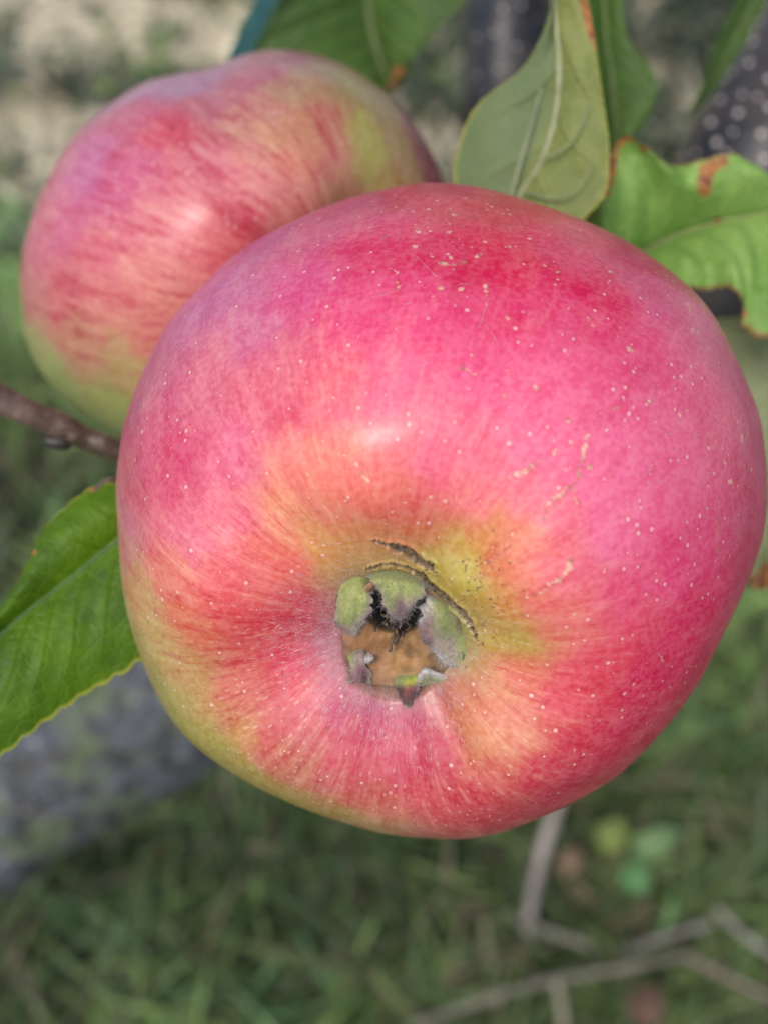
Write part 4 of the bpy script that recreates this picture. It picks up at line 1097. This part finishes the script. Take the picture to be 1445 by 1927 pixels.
def grass():
    r = np.random.default_rng(41)
    n = 70000
    XY = np.c_[r.uniform(-0.9, 0.9, n), r.uniform(0.05, 1.25, n)]
    m = patchmask(XY, 9, 3)
    dens = np.clip(0.75 + 1.3 * m, 0.05, 1) * smooth01(XY[:, 1] + 0.3 * m, 1.25, 0.95)
    XY = XY[r.random(n) < dens]; n = len(XY)
    tone = r.random((n, 1)); hue = r.random(n)
    c = np.array([0.060, 0.105, 0.036]) * (1 - tone) + np.array([0.27, 0.39, 0.11]) * tone
    pm = patchmask(XY, 7, 12)[:, None]
    c = c * (0.92 + 1.6 * pm) * (1 + 0.5 * smooth01(-XY[:, 0], 0.05, 0.35) * smooth01(XY[:, 1], 0.4, 0.7))[:, None]
    c = np.where((hue < 0.22)[:, None], c * np.array([0.75, 0.95, 1.25]), c)
    c = np.where((hue > 0.80)[:, None], np.array([0.20, 0.165, 0.10]) * (0.5 + tone), c)
    blades("grass", XY, r.uniform(0.03, 0.12, n), r.uniform(0.0025, 0.0055, n) * np.where(r.random(n) < 0.3, 2.0, 1.0), np.clip(c, 0.01, 1), r.uniform(0.2, 1.3, n), M_grass, 5, label="green grass below the apples", cat="grass")
grass()

def weeds():
    """small rounded leaves of low ground plants"""
    r = np.random.default_rng(51)
    cx = []; 
    for k in range(150):
        x, y = r.uniform(-0.8, 0.8), r.uniform(0.1, 2.6)
        nleaf = r.integers(12, 40); sp = r.uniform(0.03, 0.08)
        if y < 1.15 and not (x < -0.18 and r.random() < 0.6) and r.random() < 0.8: continue
        for _ in range(nleaf): cx.append((x + r.normal(0, sp), y + r.normal(0, sp), r.uniform(0.008, 0.05), k))
    cx = np.array(cx); n = len(cx)
    t = r.random((n, 1))
    kk = (cx[:, 3].astype(int) * 7919 % 100) / 100.0
    c = np.array([0.03, 0.075, 0.03]) * (1 - t) + np.array([0.11, 0.20, 0.065]) * t
    c = c * (0.6 + 0.9 * kk)[:, None]
    c = np.where((kk > 0.8)[:, None], c * np.array([1.3, 1.1, 0.6]), c)
    ph = np.linspace(0, 2 * np.pi, 8, endpoint=False)
    f = r.uniform(0, 2 * np.pi, n); L = r.uniform(0.006, 0.014, n); W = L * r.uniform(0.5, 0.9, n)
    A = np.c_[np.cos(f), np.sin(f), r.normal(0, 0.4, n)]; A = nrm(A)
    B = nrm(np.c_[-np.sin(f), np.cos(f), r.normal(0, 0.4, n)])
    V_ = cx[:, None, :3] + A[:, None] * (np.cos(ph)[None] * L[:, None])[..., None] + B[:, None] * (np.sin(ph)[None] * W[:, None])[..., None]
    V_[:, ::2, 2] += 0.0012
    F = np.arange(n * 8).reshape(-1, 8)
    o = mesh_obj("ground_cover", V_.reshape(-1, 3), F, M_grass, None, {"Col": ('FLOAT_COLOR', np.repeat(np.c_[np.clip(c, .01, 1), np.ones(n)], 8, axis=0))}, origin=(0, 0.9, 0))
    tag(o, "low leafy ground plants among the grass", "ground cover", None, "stuff")
weeds()

def litter():
    r = np.random.default_rng(61)
    n = 9000
    XY = np.c_[r.uniform(-1.4, 1.4, n), r.uniform(0.9, 3.2, n)]
    XY = XY[r.random(n) < smooth01(XY[:, 1], 0.95, 1.3)]; n = len(XY)
    t = r.random((n, 1))
    c = np.array([0.22, 0.18, 0.12]) * (1 - t) + np.array([0.78, 0.70, 0.50]) * t
    blades("straw_litter", XY, r.uniform(0.03, 0.10, n), r.uniform(0.003, 0.008, n), c, r.uniform(1.2, 2.5, n), M_straw, 6, label="dry pale straw litter on the ground at the top left", cat="straw", z0=np.full(n, 0.004))
    n = 16000
    XY = np.c_[r.uniform(-1.4, 1.2, n), r.uniform(1.0, 3.2, n)]
    m = patchmask(XY, 6, 33) + 0.30 * smooth01(XY[:, 1], 1.45, 1.1) + 0.15 * smooth01(XY[:, 0], 0.25, 0.4); XY = XY[m > 0.02]; n = len(XY)
    t = r.random((n, 1))
    c = np.array([0.025, 0.045, 0.030]) * (1 - t) + np.array([0.10, 0.14, 0.065]) * t
    blades("far_grass", XY, r.uniform(0.04, 0.13, n), r.uniform(0.006, 0.014, n), c, r.uniform(0.4, 1.5, n), M_grass, 7, label="dark green tufts in the dry ground at the top left", cat="grass", z0=np.full(n, 0.004))
litter()

# dead stems in the grass
def stem(pts, rpx, col, label, z=0.085):
    P = np.array([gnd(x, y, z + dz) for x, y, dz in pts])
    C_ = catmull(P, 40)
    d = np.mean((P - CAM) @ FWD)
    Vt, Ft = tube_geo(C_, np.linspace(1, 0.8, 40) * rpx * 0.62 * d / K, 10, noise=0.0012, nscale=60, seed=int(pts[0][0]))
    o = mesh_obj("dead_stem", Vt, Ft, M_straw, None, {"Col": ('FLOAT_COLOR', np.tile([*col, 1.0], (len(Vt), 1)))})
    tag(o, label, "stem", "dead stems in the grass")
TANC = (0.15, 0.135, 0.10)
stem([(1055,1500,.02),(1030,1570,.01),(1008,1650,0),(998,1710,0),(992,1760,-.02)], 19, (0.27, 0.23, 0.20), "thick pale dead stem standing just under the large apple")
stem([(780,1930,-.02),(900,1885,0),(1040,1845,.01),(1160,1825,.01),(1290,1798,.01)], 12, TANC, "long pale dead stem rising rightward along the bottom of the photo")
stem([(1290,1798,.01),(1350,1830,0),(1400,1855,0),(1480,1890,-.02)], 11, (0.19, 0.14, 0.12), "brownish dead stem sloping down to the right edge")
stem([(1045,1845,.01),(1055,1890,0),(1065,1960,-.02)], 14, (0.20, 0.19, 0.13), "short dead stem dropping from the long stem at the bottom")
stem([(1180,1790,-.01),(1260,1760,0),(1340,1738,.01)], 9, (0.20, 0.18, 0.16), "thin grey dead stem above the long stem at the right")
stem([(1350,1710,.01),(1400,1760,0),(1490,1820,-.02)], 13, (0.24, 0.22, 0.18), "pale dead stem sloping off at the lower right corner")
stem([(940,1715,-.02),(1010,1745,0),(1110,1780,0)], 13, (0.14, 0.13, 0.10), "faint grey dead stem at the foot of the thick stem")

def fallen(x, y, L, W, ang, col, label, z=0.095):
    c = gnd(x, y, z); d = (c - CAM) @ FWD
    nu, nv = 14, 9
    V_ = []; ca, sa = math.cos(ang), math.sin(ang)
    for i in range(nu):
        t = -1 + 2 * i / (nu - 1); w = W * math.sqrt(max(0, 1 - t * t)) * (1 - 0.25 * t) + 0.5
        for j in range(nv):
            s_ = -1 + 2 * j / (nv - 1)
            a_, b_ = t * L, s_ * w
            X_ = (a_ * ca - b_ * sa) * d / K; Y_ = (a_ * sa + b_ * ca) * d / K
            V_.append(c + RIGHT * X_ + np.array([0, 0.9, 0.43]) * Y_ + np.array([0, 0, 1.]) * (0.004 * abs(s_) + 0.003 * math.sin(3 * t)))
    o = mesh_obj("ground_leaf", np.array(V_), grid_faces(nu, nv), M_grass, None, {"Col": ('FLOAT_COLOR', np.tile([*col, 1.0], (len(V_), 1)))})
    tag(o, label, "leaf", "single leaves low in the grass")
fallen(1152, 1578, 34, 27, 0.3, (0.17, 0.21, 0.045), "yellow-green leaf in the grass, left of the paler green one")
fallen(1232, 1592, 50, 26, 0.25, (0.14, 0.23, 0.085), "pale green oval leaf in the grass at the lower right")
fallen(1193, 1655, 30, 27, 1.3, (0.09, 0.22, 0.07), "small mid-green leaf just below the pale oval one")
fallen(1072, 1628, 24, 22, 0.0, (0.20, 0.13, 0.08), "tan dead leaf in the grass beside the thick stem")
fallen(1215, 1898, 40, 30, 0.9, (0.10, 0.05, 0.03), "dark brown dead leaf at the bottom right")
